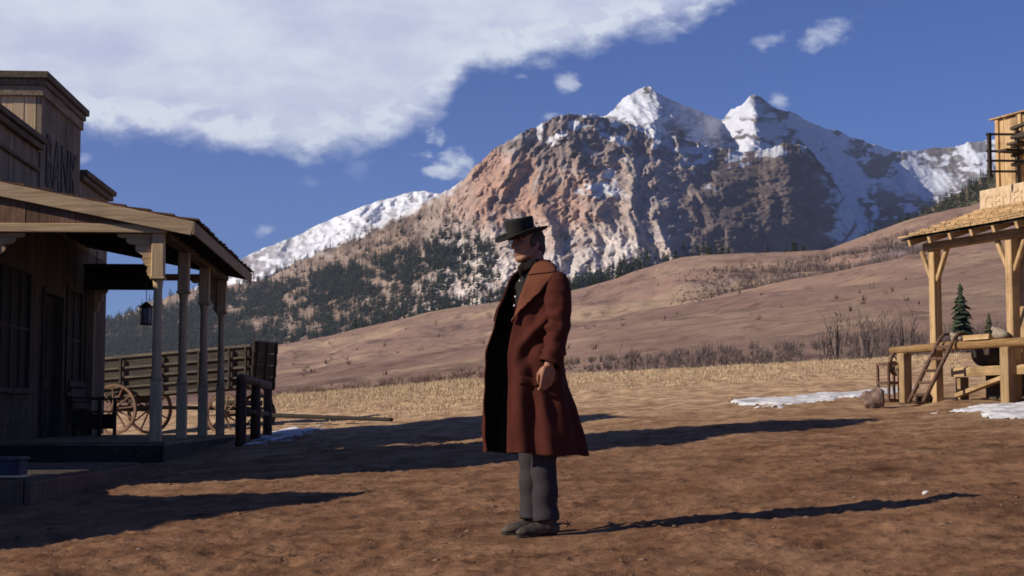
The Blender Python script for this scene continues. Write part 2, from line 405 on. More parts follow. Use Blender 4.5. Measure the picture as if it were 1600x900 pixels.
A = over(A, sst(-n_d + n_c * .8, .34, .5) * .35, (.38, .28, .18))
hill_mat = vcol('dry_hill_grass', .22, var=.22, bscale=.5, bstr=.5, bdist=.6)
hills = link(bpy.data.objects.new('hills', np_mesh('hills', np.stack([Xh, Yw, Zh], -1).reshape(-1, 3), grid_faces(nr, nu), cols={'albedo': A.reshape(-1, 3)}, mats=[hill_mat])))
tag(hills, kind='structure')
HILL = (Xh, Yw, Zh, Uf, vh)

# ------------------------------------------------------------------ wooded ridge rising on the right
def sheet(us, nrow, vbase, vcrest, Yb, Yc, tp=1.0, back=10, jag=0):
    """a mountain side from its foot (vbase at depth Yb) up to its crest (vcrest at Yc), and over to a falling back"""
    nu = len(us); t = np.linspace(0, 1, nrow)[:, None]
    v = vbase[None] + (vcrest - vbase)[None] * t + jag * t ** 12; Y = Yb[None] + (Yc - Yb)[None] * t ** tp
    tb = np.linspace(0, 1, back + 1)[1:, None]
    v = np.concatenate([v, (vcrest + jag)[None] + tb * 70]); Y = np.concatenate([Y, Yc[None] + tb * 900])
    T = np.concatenate([np.repeat(t, nu, 1), 1 + np.repeat(tb, nu, 1)])
    return np.repeat(us[None], nrow + back, 0), v, Y, T
us = np.linspace(1290, 2000, 200)
vc = interp(us, [(1290, 410), (1380, 384), (1420, 350), (1450, 327), (1500, 300), (1545, 274), (1600, 250), (2000, 120)])
Ur, Vr, Yr, Tr = sheet(us, 90, interp(us, [(1290, 440), (2000, 330)]), vc, np.full(200, 1150.), np.full(200, 1700.))
Yr = Yr + fbm(Ur / 60, Vr / 60, 4, 41) * 120
Xr, Yr2, Zr = P(Ur, Vr, Yr)
A = np.zeros(Xr.shape + (3,)); A[:] = (.10, .088, .050); A = over(A, sst(fbm(Ur / 22, Vr / 22, 4, 43), 0, .3), (.17, .125, .085))
ridge = link(bpy.data.objects.new('hills', np_mesh('wooded_ridge', np.stack([Xr, Yr2, Zr], -1).reshape(-1, 3), grid_faces(*Ur.shape), cols={'albedo': A.reshape(-1, 3)}, mats=[hill_mat])))
tag(ridge, kind='structure')

# ------------------------------------------------------------------ the mountain
rock_mat = vcol('mountain_rock', .035, var=.30, bscale=.05, bstr=.8, bdist=7.0)
us = np.arange(-260, 1440, 2.0)
vc = interp(us, [(-260, 560), (60, 530), (165, 506), (200, 490), (240, 470), (330, 449), (400, 440), (470, 408), (540, 375), (600, 345), (660, 316), (700, 296), (722, 284), (742, 262), (760, 245), (800, 216), (830, 201),
                 (870, 184), (900, 178), (950, 186), (1000, 198), (1060, 214), (1120, 232), (1180, 238), (1228, 224), (1250, 226), (1286, 262), (1318, 306), (1335, 340), (1350, 374), (1390, 400), (1440, 420)])
vj = fbm(us / 34, us * 0, 5, 51, .62) * 9 + (ridged(us / 12, us * 0 + 3, 3, 53) - .5) * -4
vb = np.maximum(interp(us, CREST) + 26, vc + 14)
Yb = interp(us, [(-260, 3000), (150, 2650), (400, 2350), (600, 2150), (750, 2000), (850, 1960), (950, 1980), (1050, 2120), (1150, 2330), (1250, 2640), (1350, 2980), (1440, 3200)])
Yc = interp(us, [(-260, 3400), (150, 3250), (400, 3050), (600, 2800), (740, 2560), (850, 2640), (950, 2760), (1050, 2880), (1150, 3020), (1250, 3140), (1330, 3260), (1440, 3380)])
Um, Vm, Ym, Tm = sheet(us, 330, vb, vc, Yb, Yc, 1.15, 8, vj)
X0 = (Um - 800) / F * 2500; Z0 = (650 - Vm) / F * 2500
wx = fbm(X0 / 210, Z0 / 260, 3, 61) * 70; wz = fbm(X0 / 190, Z0 / 210, 3, 63) * 50
cliff = sst(Um, 640, 740) * (1 - sst(Um, 1060, 1150)); scree = sst(Vm, 330, 400) * cliff
XF = (X0 - 150) * 520 / (520 + np.clip(480 - Z0, -60, 420)) + wx * .5   # gullies fan out down the slope from the summit
ribs = ridged(XF / 260, (Z0 + wz) / 620, 5, 65, .58); gul = ridged((XF + 14 * fbm(X0 / 60, Z0 / 60, 3, 66)) / 58, (Z0 + wz) / 140, 5, 67, .6); fine = ridged((XF + 9 * fbm(X0 / 24, Z0 / 24, 3, 64)) / 22, (Z0 + wz) / 34, 4, 68, .62)
ledge = perlin((Z0 + wz * 1.3 + X0 * .12) / 30, XF / 160, 70); knob = fbm(X0 / 22, Z0 / 17, 4, 71, .6)
rough_ = .10 + .90 * sst(Um, 620, 740); calm = 1 - .62 * sst(Um, 1040, 1130); blk = fbm(X0 / 70, Z0 / 44, 5, 62, .62)
disp = (-(ribs - .45) * (55 + 85 * cliff) - (gul - .45) * (34 + 40 * cliff) * calm - (fine - .45) * (12 + 16 * cliff) * calm + blk * 70 * (1 - calm) + ledge * 3 - knob * (8 + 10 * scree)) * rough_
disp = disp * (1 - .35 * sst(Tm, .85, 1)) * (1 - sst(Tm, 1, 1.4))
Yd = Ym + disp
Xm, Ymw, Zm = P(Um, Vm, Yd)
wv = fbm(X0 / 110, Z0 / 60, 5, 73) ; ws = fbm(X0 / 26, Z0 / 18, 5, 75); wl = fbm(XF / 34, Z0 / 110, 5, 77)
vn = Vm + wv * 46; un = Um + ws * 50
A = np.zeros(Xm.shape + (3,)); A[:] = (.46, .375, .325)
A = over(A, sst(un, 660, 760) * (1 - sst(un, 860, 1010)) * sst(vn, 215, 255) * (1 - sst(vn, 330, 390)), (.44, .275, .20))
A = over(A, sst(wl, .05, .35) * cliff * .6, (.25, .155, .125))
A = over(A, scree * sst(ws + wv * .6, -.35, .12) * .9, (.70, .62, .56))
A = over(A, sst(-ws + wl * .6, .16, .34) * cliff * .65, (.22, .175, .16))
A = over(A, sst(wl - ws * .5, .18, .36) * cliff * .55, (.56, .47, .40))
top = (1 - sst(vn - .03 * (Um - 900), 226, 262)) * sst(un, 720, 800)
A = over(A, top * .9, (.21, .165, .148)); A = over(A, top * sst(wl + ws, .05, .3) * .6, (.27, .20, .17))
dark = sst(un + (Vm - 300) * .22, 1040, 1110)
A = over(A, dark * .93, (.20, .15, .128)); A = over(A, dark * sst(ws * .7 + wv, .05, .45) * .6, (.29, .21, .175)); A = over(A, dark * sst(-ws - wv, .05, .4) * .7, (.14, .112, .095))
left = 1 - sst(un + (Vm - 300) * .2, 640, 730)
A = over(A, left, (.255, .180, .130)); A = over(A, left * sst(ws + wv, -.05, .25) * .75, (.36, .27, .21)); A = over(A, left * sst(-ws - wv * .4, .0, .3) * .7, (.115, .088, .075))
snow = np.zeros_like(Vm)
vsm = vc
above = Vm - vsm[None]
snow = np.maximum(snow, sst(44 - above + ws * 80 + wv * 50, 24, 44) * sst(Um, 770, 860) * (1 - sst(Um, 1010, 1080)))
snow = np.maximum(snow, sst(ws * 1.1 + wl * .4 + wv * .5, .2, .42) * sst(Um, 860, 1000) * (1 - sst(Vm, 225, 262)) * .9)
snow = np.maximum(snow, sst(34 - above + ws * 120 + wv * 70, 22, 44) * sst(Um, 1050, 1080) * (1 - sst(Um, 1240, 1290)) * .85)
snow = np.maximum(snow, sst(14 - above + ws * 20, 4, 16) * sst(Um, 480, 560) * (1 - sst(Um, 700, 730)) * .9)
def blob(u, v, ru, rv, rot=0.):
    c, s = math.cos(rot), math.sin(rot); a = ((Um - u) * c + (Vm - v) * s) / ru; b = (-(Um - u) * s + (Vm - v) * c) / rv
    return 1 - np.sqrt(a * a + b * b)
for (u, v, ru, rv, r) in [(955, 270, 22, 8, -.2), (938, 292, 40, 10, -.15), (962, 300, 24, 12, .2), (925, 305, 30, 8, .2), (1150, 244, 46, 9, -.38), (870, 212, 20, 9, -.4), (905, 196, 26, 10, 0), (1110, 222, 22, 6, .2)]:
    snow = np.maximum(snow, sst(blob(u, v, ru, rv, r) + ws * 1.5 + wl * .6, .15, .5) * .92)
couloir = sst(un, 1296, 1312) * sst(Vm - (Um - 1290) * 1.0, 270, 286)
snow = np.maximum(snow, couloir * sst(fbm((X0 - Z0 * .75) / 16, (X0 + Z0) / 190, 3, 79) + .16, -.05, .16) * .9)
A = over(A, snow, (.74, .75, .78))
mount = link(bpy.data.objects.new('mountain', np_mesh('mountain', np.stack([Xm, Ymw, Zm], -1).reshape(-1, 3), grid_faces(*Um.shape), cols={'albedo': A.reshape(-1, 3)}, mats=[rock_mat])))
tag(mount, kind='structure')
M1 = (Xm, Ymw, Zm, Um, Vm, Tm)

HAZE = 4.0e-5
# snowy peaks behind it
snow_mat = vcol('snow_and_rock', .03, var=.12, bscale=.03, bstr=.5, bdist=9.0)
us = np.arange(800, 1760, 2.0)
vc = interp(us, [(800, 240), (860, 192), (910, 190), (945, 181), (965, 163), (985, 148), (1002, 138), (1012, 135), (1024, 143), (1050, 157), (1085, 170), (1128, 187), (1142, 172), (1160, 162), (1178, 149), (1190, 153),
                 (1208, 168), (1228, 173), (1240, 176), (1262, 190), (1300, 203), (1330, 213), (1365, 226), (1410, 237), (1450, 233), (1490, 229), (1520, 222), (1550, 219), (1620, 226), (1760, 240)])
vj = fbm(us / 22, us * 0, 4, 81, .6) * 4.5 + (ridged(us / 9, us * 0 + 7, 3, 83) - .5) * -2.5
vb = interp(us, [(800, 330), (1100, 330), (1300, 420), (1420, 430), (1760, 400)])
Yb = interp(us, [(800, 3600), (1000, 3450), (1180, 3500), (1260, 3560), (1340, 3800), (1420, 3980), (1500, 4080), (1760, 4500)])
Yc = interp(us, [(800, 4100), (1010, 3950), (1100, 4250), (1130, 4400), (1180, 4200), (1240, 4480), (1300, 4800), (1400, 5300), (1470, 5480), (1560, 5400), (1760, 5600)])
Us, Vs, Ys, Ts = sheet(us, 240, vb, vc, Yb, Yc, 1.0, 8, vj)
X1 = (Us - 800) / F * 4000; Z1 = (650 - Vs) / F * 4000
r1 = ridged((X1 + Z1 * .5) / 260, Z1 / 420, 5, 85, .6); r2 = ridged((X1 + Z1 * .7) / 70, Z1 / 100, 5, 87, .6); f1 = fbm(X1 / 30, Z1 / 22, 4, 89, .6)
bowl = sst(Us, 1290, 1380)
Yd = Ys + (-(r1 - .5) * 150 * (1 - .5 * bowl) - (r2 - .5) * 42 - f1 * 10) * (1 - .35 * sst(Ts, .85, 1)) * (1 - sst(Ts, 1, 1.4))
Xs, Ysw, Zs = P(Us, Vs, Yd)
ws = fbm(X1 / 55, Z1 / 26, 5, 91); wl = fbm((X1 + Z1 * .8) / 90, (Z1 - X1 * .4) / 240, 5, 93); wf = fbm(X1 / 18, Z1 / 12, 4, 95)
vsm = vc; ab = Vs - vsm[None]
rock = sst(ws * .9 + wl * .8 + wf * .85 - .03 + .04 * sst(Us, 1280, 1340), .03, .22) * .85
rock *= (1 - .6 * sst(70 - ab, 0, 60) * (sst(Us, 960, 990) * (1 - sst(Us, 1120, 1150))))
rock = np.maximum(rock, sst(ab + wl * 90 + ws * 50, 74, 108) * (1 - sst(Us, 1120, 1300)) * .95)
def blob2(u, v, ru, rv, rot=0.):
    c, s = math.cos(rot), math.sin(rot); a = ((Us - u) * c + (Vs - v) * s) / ru; b = (-(Us - u) * s + (Vs - v) * c) / rv
    return 1 - np.sqrt(a * a + b * b)
for (u, v, ru, rv, r) in [(1012, 138, 9, 7, 0), (1224, 180, 20, 16, .4), (1190, 188, 40, 7, .12), (1240, 240, 24, 50, -.5), (1275, 268, 20, 52, -.7), (1362, 262, 34, 24, .2), (1395, 246, 50, 12, .15), (1462, 236, 40, 12, -.05), (1490, 268, 26, 20, .3),
                          (1330, 236, 34, 10, .4), (1385, 310, 60, 22, .1), (1400, 345, 60, 26, -.2), (1350, 335, 30, 20, .5), (1180, 215, 30, 8, .3), (1060, 212, 16, 8, .5)]:
    rock = np.maximum(rock, sst(blob2(u, v, ru, rv, r) + ws * 1.2 + wf * .9 + wl * .5, .1, .42) * .95)
for (u, v, ru, rv, r) in [(1170, 172, 30, 16, .1), (1200, 202, 32, 18, .1), (1270, 200, 40, 8, .45), (1330, 268, 20, 46, -.7), (1440, 285, 70, 24, -.1), (1330, 320, 14, 50, -.6), (985, 165, 24, 22, .5), (1310, 225, 30, 9, .4)]:
    rock *= 1 - sst(blob2(u, v, ru, rv, r) + ws * .8 + wf * .5, .05, .5) * .9
A = np.zeros(Xs.shape + (3,)); A[:] = (.62, .64, .70); A = over(A, sst(Us, 1255, 1310), (.66, .69, .76))
rc = np.zeros_like(A); rc[:] = (.16, .135, .125); rc = over(rc, sst(wf + ws, 0, .3), (.10, .088, .085)); A = A * (1 - rock[..., None]) + rc * rock[..., None]
woods = sst(Vs + ws * 30 + wf * 26, 318, 350) * sst(Us, 1350, 1400); A = over(A, woods * .8, (.055, .056, .048))
Zpk = Zs
peaks = link(bpy.data.objects.new('mountain', np_mesh('snowy_peaks', np.stack([Xs, Ysw, Zs], -1).reshape(-1, 3), grid_faces(*Us.shape), cols={'albedo': A.reshape(-1, 3)}, mats=[snow_mat])))
tag(peaks, kind='structure')

us = np.arange(120, 800, 2.0)
vc = interp(us, [(120, 520), (240, 478), (330, 436), (372, 408), (400, 393), (430, 381), (455, 372), (500, 350), (540, 333), (580, 318), (620, 306), (655, 299), (682, 302), (705, 316), (730, 330), (800, 360)])
vj = fbm(us / 24, us * 0, 4, 101, .6) * 4
Us, Vs, Ys, Ts = sheet(us, 170, np.maximum(vc + 90, 420), vc, np.full(len(us), 4300.), interp(us, [(120, 4900), (500, 5200), (680, 5000), (800, 5300)]), 1.0, 8, vj)
X1 = (Us - 800) / F * 4800; Z1 = (650 - Vs) / F * 4800
Yd = Ys + (-(ridged((X1 - Z1 * .6) / 280, Z1 / 380, 5, 103) - .5) * 260 - (ridged(X1 / 80, Z1 / 90, 4, 105) - .5) * 80) * (1 - sst(Ts, 1, 1.4))
Xs, Ysw, Zs = P(Us, Vs, Yd)
ws = fbm((X1 - Z1 * .8) / 120, (Z1 + X1 * .5) / 40, 5, 107); wf = fbm(X1 / 26, Z1 / 15, 4, 109); ab = Vs - vc[None]
rock = np.maximum(sst(ws + wf * .8, .12, .36) * .6, sst(ab + ws * 60 + wf * 46 - (Us - 470) * .10, 44, 74) * .9)
rock = np.maximum(rock, (1 - sst(Us + wf * 60 + ws * 80, 400, 540)) * sst(wf + ws * .6, -.28, .12) * .8)
A = np.zeros(Xs.shape + (3,)); A[:] = (.80, .81, .84); A = over(A, rock, (.17, .135, .125))
side = link(bpy.data.objects.new('mountain', np_mesh('snowy_shoulder', np.stack([Xs, Ysw, Zs], -1).reshape(-1, 3), grid_faces(*Us.shape), cols={'albedo': A.reshape(-1, 3)}, mats=[snow_mat])))
tag(side, kind='structure')

# ------------------------------------------------------------------ the air between here and the mountains
zmin = min(float(a.min()) for a in (Zg, Zh, Zr, Zm, Zs)); zmax = max(float(a.max()) for a in (Zm, Zs, Zpk))
hz = MB(); hz.box(-3400, 3400, -60, 7400, zmin - 1, zmax + 40, 1); hm = bpy.data.materials.new('thin_blue_air'); hm.use_nodes = True; t = NT(hm.node_tree)
o_ = t.new('ShaderNodeOutputMaterial'); pv = t.new('ShaderNodeVolumePrincipled'); pv.inputs['Color'].default_value = (.72, .80, 1, 1); pv.inputs['Density'].default_value = HAZE; pv.inputs['Anisotropy'].default_value = .2; t.l.new(pv.outputs[0], o_.inputs['Volume'])
haze = hz.build('haze', hm); tag(haze, 'thin bluish air in front of the mountains', 'haze', kind='stuff')

# ------------------------------------------------------------------ wood, iron and other materials
GREY_D, GREY_L = (.14, .10, .062), (.37, .285, .19)
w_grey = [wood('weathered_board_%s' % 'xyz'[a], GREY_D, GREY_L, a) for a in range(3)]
w_pale = [wood('pale_timber_%s' % 'xyz'[a], (.42, .285, .16), (.70, .51, .30), a, stain=.22) for a in range(3)]  # sunlight on the gable end is put into this pale tone; posts share it
w_new = [wood('fresh_pine_%s' % 'xyz'[a], (.34, .21, .095), (.62, .43, .23), a, stain=.65) for a in range(3)]
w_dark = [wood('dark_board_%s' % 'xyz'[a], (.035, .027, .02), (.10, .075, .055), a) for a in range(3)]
w_wall = [wood('shade_toned_board_%s' % 'xyz'[a], (.05, .037, .026), (.13, .10, .072), a) for a in range(3)]  # porch shade is put into this darker board colour; boardwalk planks share it
w_red = [wood('reddish_board_%s' % 'xyz'[a], (.16, .085, .05), (.34, .20, .13), a) for a in range(3)]
w_wagon = [wood('wagon_board_%s' % 'xyz'[a], (.034, .028, .021), (.085, .069, .050), a) for a in range(3)]  # shade over the wagon is put into this darkened board colour
w_wheel = wood('wheel_wood', (.13, .075, .045), (.30, .18, .115), 2)
shingle_m = wood('split_shingle', (.11, .055, .035), (.26, .135, .085), 0, bstr=.7)
iron = plain('rusty_iron', (.05, .035, .03), (.12, .07, .05), 20, .7, .3, .004, metal=.4)
rust_wood = wood('worn_brown_rail', (.09, .05, .035), (.21, .12, .08), 2)
glass_m, t, b = material('dusty_dark_glass', .6); b.inputs['Base Color'].default_value = (.02, .02, .022, 1); b.inputs['Specular IOR Level'].default_value = .04
lamp_glass = plain('smoky_lamp_glass', (.22, .24, .28), (.36, .38, .42), 9, .25, 0)
snow_patch_m = plain('old_snow', (.40, .37, .34), (.84, .84, .85), 3.5, .85, .8, .05, 9)
stone_m = plain('field_stone', (.13, .085, .065), (.26, .18, .14), 9, .95, .8, .03)
letter_m, t, b = material('faded_lettering', .9); tcx = t.new('ShaderNodeTexCoord')
t.put(b.inputs['Base Color'], t.mix(t.ss(t.noise(tcx.outputs['Object'], 4.5, 6, .65), .46, .62), c4((.075, .066, .054)), c4((.23, .18, .125))))

def boards_v(mb, x0, x1, y, z0, z1, th, w=.24, axis='x', gap=.007, ztop=None, tint=(.72, 1.15)):
    """upright boards side by side along x (face in y) or along y (face in x)"""
    n = max(1, round((x1 - x0) / w)); w = (x1 - x0) / n
    for i in range(n):
        a, b_ = x0 + i * w + gap / 2, x0 + (i + 1) * w - gap / 2; j = random.uniform(0, .006)
        tt = random.uniform(*tint); zt = z1 if ztop is None else min(ztop(a), ztop(b_))
        if axis == 'x': mb.box(a, b_, y - j, y + th, z0, zt, tt)
        else: mb.box(y - th, y + j, a, b_, z0, zt, tt)
def boards_h(mb, y0, y1, x, z0, z1, th, w=.18, gap=.006):
    n = max(1, round((z1 - z0) / w)); w = (z1 - z0) / n
    for i in range(n): mb.box(x - th, x + random.uniform(0, .006), y0, y1, z0 + i * w + gap / 2, z0 + (i + 1) * w - gap / 2)

# ------------------------------------------------------------------ left: the false-front bank with its porch
WN = -2.55                                        # wall plane, behind the line of porch posts
bank = thing('false_front_bank', 'weathered grey false-front store with a shaded shingled porch on the left', 'building', (-5.03, 23, 0), .0637)
DK = .39; D1 = 8.0
m = MB()                                          # front wall under the porch and up to the parapet, leaving window and door holes
mu = MB(); mv = MB()
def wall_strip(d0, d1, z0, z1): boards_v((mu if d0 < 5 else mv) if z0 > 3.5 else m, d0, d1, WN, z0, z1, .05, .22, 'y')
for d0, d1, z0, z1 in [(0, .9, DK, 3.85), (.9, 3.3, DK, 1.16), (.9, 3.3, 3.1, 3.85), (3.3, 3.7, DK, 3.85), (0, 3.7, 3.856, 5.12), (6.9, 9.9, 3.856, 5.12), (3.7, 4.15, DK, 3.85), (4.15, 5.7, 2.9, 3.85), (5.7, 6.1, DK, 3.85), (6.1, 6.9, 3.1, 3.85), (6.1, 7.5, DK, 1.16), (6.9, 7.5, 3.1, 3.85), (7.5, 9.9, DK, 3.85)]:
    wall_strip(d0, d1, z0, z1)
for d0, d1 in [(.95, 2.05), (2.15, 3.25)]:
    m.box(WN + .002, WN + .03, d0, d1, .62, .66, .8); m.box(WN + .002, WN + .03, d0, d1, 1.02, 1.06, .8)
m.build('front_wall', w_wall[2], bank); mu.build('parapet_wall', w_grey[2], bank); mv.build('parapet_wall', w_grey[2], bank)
m = MB(); boards_v(m, -9, WN - .052, 9.9, .1, 4.6, .05, .26, 'x'); boards_v(m, -9, WN - .052, -.0, .1, 4.6, .05, .26, 'x'); boards_v(m, 0.1, 9.8, -9, .1, 4.6, .05, .3, 'y')
m.build('side_wall', w_grey[2], bank)
m = MB()
for i in range(34): m.beam((-9.3, -.1 + i * .3, 4.3), (WN - .1, -.1 + i * .3, 4.72), .29, .03)
m.build('back_roof', shingle_m, bank)
m = MB(); mn = MB()                               # raised sign block in the middle of the parapet
boards_v(m, 3.7, 6.9, WN + .03, 3.9, 6.26, .08, .29, 'y', tint=(.62, .95)); boards_v(mn, -3.75, WN - .06, 3.702, 3.9, 6.26, .06, .2, 'x', tint=(.85, 1.15)); boards_v(m, -3.75, WN - .06, 6.84, 3.9, 6.26, .06, .28, 'x')
m.box(-3.75, WN - .06, 3.77, 6.83, 6.2, 6.25, .7)
sb = m.build('sign_block', w_grey[2], bank); mn.build('sun_toned_end_boards', w_pale[2], sb)  # end boards paler than the block, with sunlight put into their colour
m = MB()
m.box(-3.9, WN + .16, 3.55, 7.05, 6.30, 6.42, .5); m.box(-3.85, WN + .11, 3.60, 7.0, 6.20, 6.298, .62); m.box(-3.8, WN + .075, 3.64, 6.96, 6.02, 6.198, .95)
m.build('block_cornice', w_grey[1], sb, bevel=.012)
for d0, d1 in ((-.1, 3.63), (6.97, 10.0)):
    m = MB(); m.box(WN - .25, WN + .16, d0, d1, 5.20, 5.30, .5); m.box(WN - .2, WN + .1, d0, d1, 5.10, 5.198, .6); m.box(WN + .008, WN + .06, d0, d1, 4.74, 4.80, .6)
    m.build('parapet_cornice', w_grey[1], bank, bevel=.012)
fn = bpy.data.curves.new('lettering', 'FONT'); fn.body = 'BANK'; fn.size = 1.0; fn.extrude = .006; fn.align_x = 'CENTER'; fn.offset = .012; fn.space_character = 1.06
fo = bpy.data.objects.new('temp', fn); COL.objects.link(fo); fo = bake(fo, 'lettering', letter_m, sb, smooth=False); fo.location = (WN + .045, 5.3, 4.62); fo.rotation_euler = (math.pi / 2, 0, math.pi / 2); fo.scale = (.92, 1.22, 1)
# porch roof
def roof_z(n): return 4.06 + (n - WN) * (3.44 - 4.06) / (.56 - WN)
m = MB(); nc_ = 9; L = (.535 - WN) / nc_
for c in range(nc_):
    n0 = WN + c * L; y = -.16
    while y < 8.16:
        w_ = random.uniform(.10, .22); y1 = min(y + w_, 8.2); e = random.uniform(0, .05)
        a0, a1 = n0 - .06, n0 + L + e
        m.beam((a0, (y + y1) / 2, roof_z(a0) + .045), (a1, (y + y1) / 2, roof_z(a1) + .075 + random.uniform(0, .018)), y1 - y - .006, .026, tint=random.uniform(.6, 1.2)); y = y1
m.build('porch_roof', shingle_m, bank)
m = MB()
for i in range(18): m.box(WN, .49, -.1 + i * .46, -.1 + (i + 1) * .46 - .008, 0, .022)
for k, (x, y, z) in enumerate(m.v): m.v[k] = (x, y, z + roof_z(x) - .0)
for d_ in np.arange(0.3, 8.1, .62): m.beam((WN, d_, roof_z(WN) - .065), (.46, d_, roof_z(.46) - .065), .06, .12, tint=.7)
m.build('roof_decking', w_dark[1], bank)
m = MB(); m.beam((WN + .01, -.20, roof_z(WN) - .06), (.50, -.20, roof_z(.50) - .06), .03, .2, tint=1.0); m.build('rake_board', w_pale[0], bank, bevel=.006)
m = MB(); m.box(.501, .535, -.216, 8.2, 3.305, 3.49, .62); m.build('eave_board', w_pale[1], bank, bevel=.006)
m = MB()
boards_v(m, WN + .3, -.02, -.135, 3.46, 3.6, .03, .2, 'x', ztop=lambda n: roof_z(n) - .02, tint=(.75, 1.2)); m.build('gable_boards', w_red[2], bank)
m = MB(); m.box(WN + .02, .12, -.155, -.06, 3.335, 3.46, 1.05); m.build('gable_beam', w_pale[0], bank, bevel=.008); m = MB(); m.box(WN + .02, .1, 8.02, 8.1, 3.335, 3.46, .7); m.build('gable_beam', w_pale[0], bank, bevel=.008)
m = MB(); m.box(-.08, .08, -.05, 8.0, 3.335, 3.47, .7); m.build('porch_beam', w_grey[1], bank, bevel=.008)
SCROLL = [(0, 0), (0, -.62), (.05, -.60), (.075, -.53), (.055, -.47), (.10, -.44), (.145, -.37), (.125, -.31), (.17, -.285), (.225, -.25), (.24, -.195), (.215, -.15), (.27, -.16), (.34, -.14), (.37, -.09), (.35, -.05), (.42, -.065), (.48, -.045), (.50, 0)]
def bracket(n, y, sgn, parent): b_ = MB(); b_.prism([(a * sgn, z) for a, z in SCROLL], (n, y - .03, 3.333), (1, 0, 0), (0, 0, 1), (0, .06, 0), 1.0); return b_.build('scroll_bracket', w_pale[0], parent)
for i, y in enumerate((0, 2.63, 5.26, 7.9)):
    m = MB()
    m.box(-.088, .088, y - .088, y + .088, 2.72, 3.335, 1.0); m.box(-.105, .105, y - .105, y + .105, 2.68, 2.72, .9)
    m.box(-.078, .078, y - .078, y + .078, DK, 1.25, .95); m.box(-.086, .086, y - .086, y + .086, 1.25, 1.28, .9)
    m.tube([(0, y, 1.28), (0, y, 1.4), (0, y, 2.55), (0, y, 2.68)], [.084, .07, .064, .08], 8, .95)
    p = m.build('porch_post', w_pale[2], bank, bevel=.01)
    if i in (0, 3): bracket(-.089, y, -1, p)
for y in (0.02, 7.9):
    m = MB(); m.box(WN + .01, WN + .17, y - .08, y + .08, DK, 3.335, .95); p = m.build('wall_pilaster', w_grey[2], bank, bevel=.008); bracket(WN + .171, y, 1, p)
m = MB()
for i in range(56): m.box(WN + .0, .16, -.2 + i * .165, -.2 + (i + 1) * .165 - .007, DK - .05, DK - random.uniform(0, .005))
m.build('porch_deck', w_grey[0], bank)
m = MB(); m.box(.11, .15, -.2, 9.0, .02, DK - .052, .8); m.box(WN, .1, -.19, -.15, -.35, DK - .052, .8)
for y in (0, 2.63, 5.26, 7.9): m.box(-.1, .1, y - .1, y + .1, -.3, DK - .06, .8)
m.build('deck_skirt', w_dark[1], bank)
def window(d0, d1, z0, z1, nv, parent):
    f = MB(); x = WN - .03
    f.box(x - .02, x + .07, d0, d0 + .07, z0, z1); f.box(x - .02, x + .07, d1 - .07, d1, z0, z1); f.box(x - .02, x + .07, d0 + .07, d1 - .07, z1 - .08, z1); f.box(x - .02, x + .11, d0 - .06, d1 + .06, z0 - .06, z0 + .02)
    for i in range(1, nv): y = d0 + (d1 - d0) * i / nv; f.box(x, x + .05, y - .025, y + .025, z0 + .02, z1 - .08)
    zm = (z0 + z1) / 2
    for k in range(nv):
        a, b_ = d0 + (d1 - d0) * k / nv + (.07 if k == 0 else .025), d0 + (d1 - d0) * (k + 1) / nv - (.07 if k == nv - 1 else .025)
        f.box(x + .004, x + .046, a, b_, zm - .02, zm + .02)
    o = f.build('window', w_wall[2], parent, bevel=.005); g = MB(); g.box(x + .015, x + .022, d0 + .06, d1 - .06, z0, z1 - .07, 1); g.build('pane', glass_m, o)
window(.9, 3.3, 1.16, 3.1, 4, bank); window(6.1, 7.5, 1.16, 3.1, 2, bank)
m = MB(); x = WN - .03
for s0, s1 in ((4.15, 4.22), (5.63, 5.7)): m.box(x - .1, x + .09, s0, s1, DK, 2.9)
m.box(x - .1, x + .09, 4.22, 5.63, 2.82, 2.9); dr = MB()
dr.box(x - .12, x - .08, 4.23, 4.92, DK + .01, 2.81, .8); dr.box(x - .12, x - .08, 4.93, 5.62, DK + .01, 2.81, .7)
for a in (4.31, 5.01):
    for z0, z1 in ((.5, 1.2), (1.35, 2.65)): dr.box(x - .079, x - .06, a, a + .53, z0, z1, .55)
do = dr.build('door', w_dark[2], bank); m.build('door_frame', w_wall[2], do)  # dark board colours carry the porch shade on door and frame
h = MB(); h.ball((x - .055, 4.87, 1.35), .03, 8, 6); h.build('handle', iron, do, True)

lantern = thing('porch_lantern', 'black iron candle lantern hanging from the porch ceiling by a thin rod', 'lantern', P(228, 508, 27))
m = MB(); m.tube([(0, 0, .385), (0, 0, 1.26)], .006, 6); m.build('hanger', iron, lantern)
m = MB()
for k in range(6):
    a = k * math.pi / 3; m.tube([(.085 * math.cos(a), .085 * math.sin(a), .03), (.095 * math.cos(a), .095 * math.sin(a), .29)], .008, 5)
m.tube([(0, 0, 0), (0, 0, .03)], [.10, .10], 6); m.tube([(0, 0, .285), (0, 0, .31), (0, 0, .36), (0, 0, .39)], [.115, .11, .05, .02], 6)
for k in range(6):
    a = k * math.pi / 3; m.tube([(.115 * math.cos(a), .115 * math.sin(a), .295), (.12 * math.cos(a), .12 * math.sin(a), .335)], .012, 4)
m.build('cage', iron, lantern)
m = MB(); m.tube([(0, 0, .032), (0, 0, .284)], [.075, .083], 12); m.build('glass', lamp_glass, lantern, True)

hang = thing('hanging_sign', 'long dark sign board hung across the porch under its ceiling', 'sign', (-5.03 - 1.72 - .45, 23 + 7.0, 3.08), .0637)
m = MB(); m.box(-.72, .58, -.03, .03, 0, .46, .6); m.box(-.74, .6, -.04, .04, .44, .48, .7); m.build('board', w_dark[0], hang)
for x in (-.5, .36): m = MB(); m.tube([(x, 0, .48), (x, 0, .72)], .008, 6); m.build('hanger', iron, hang)

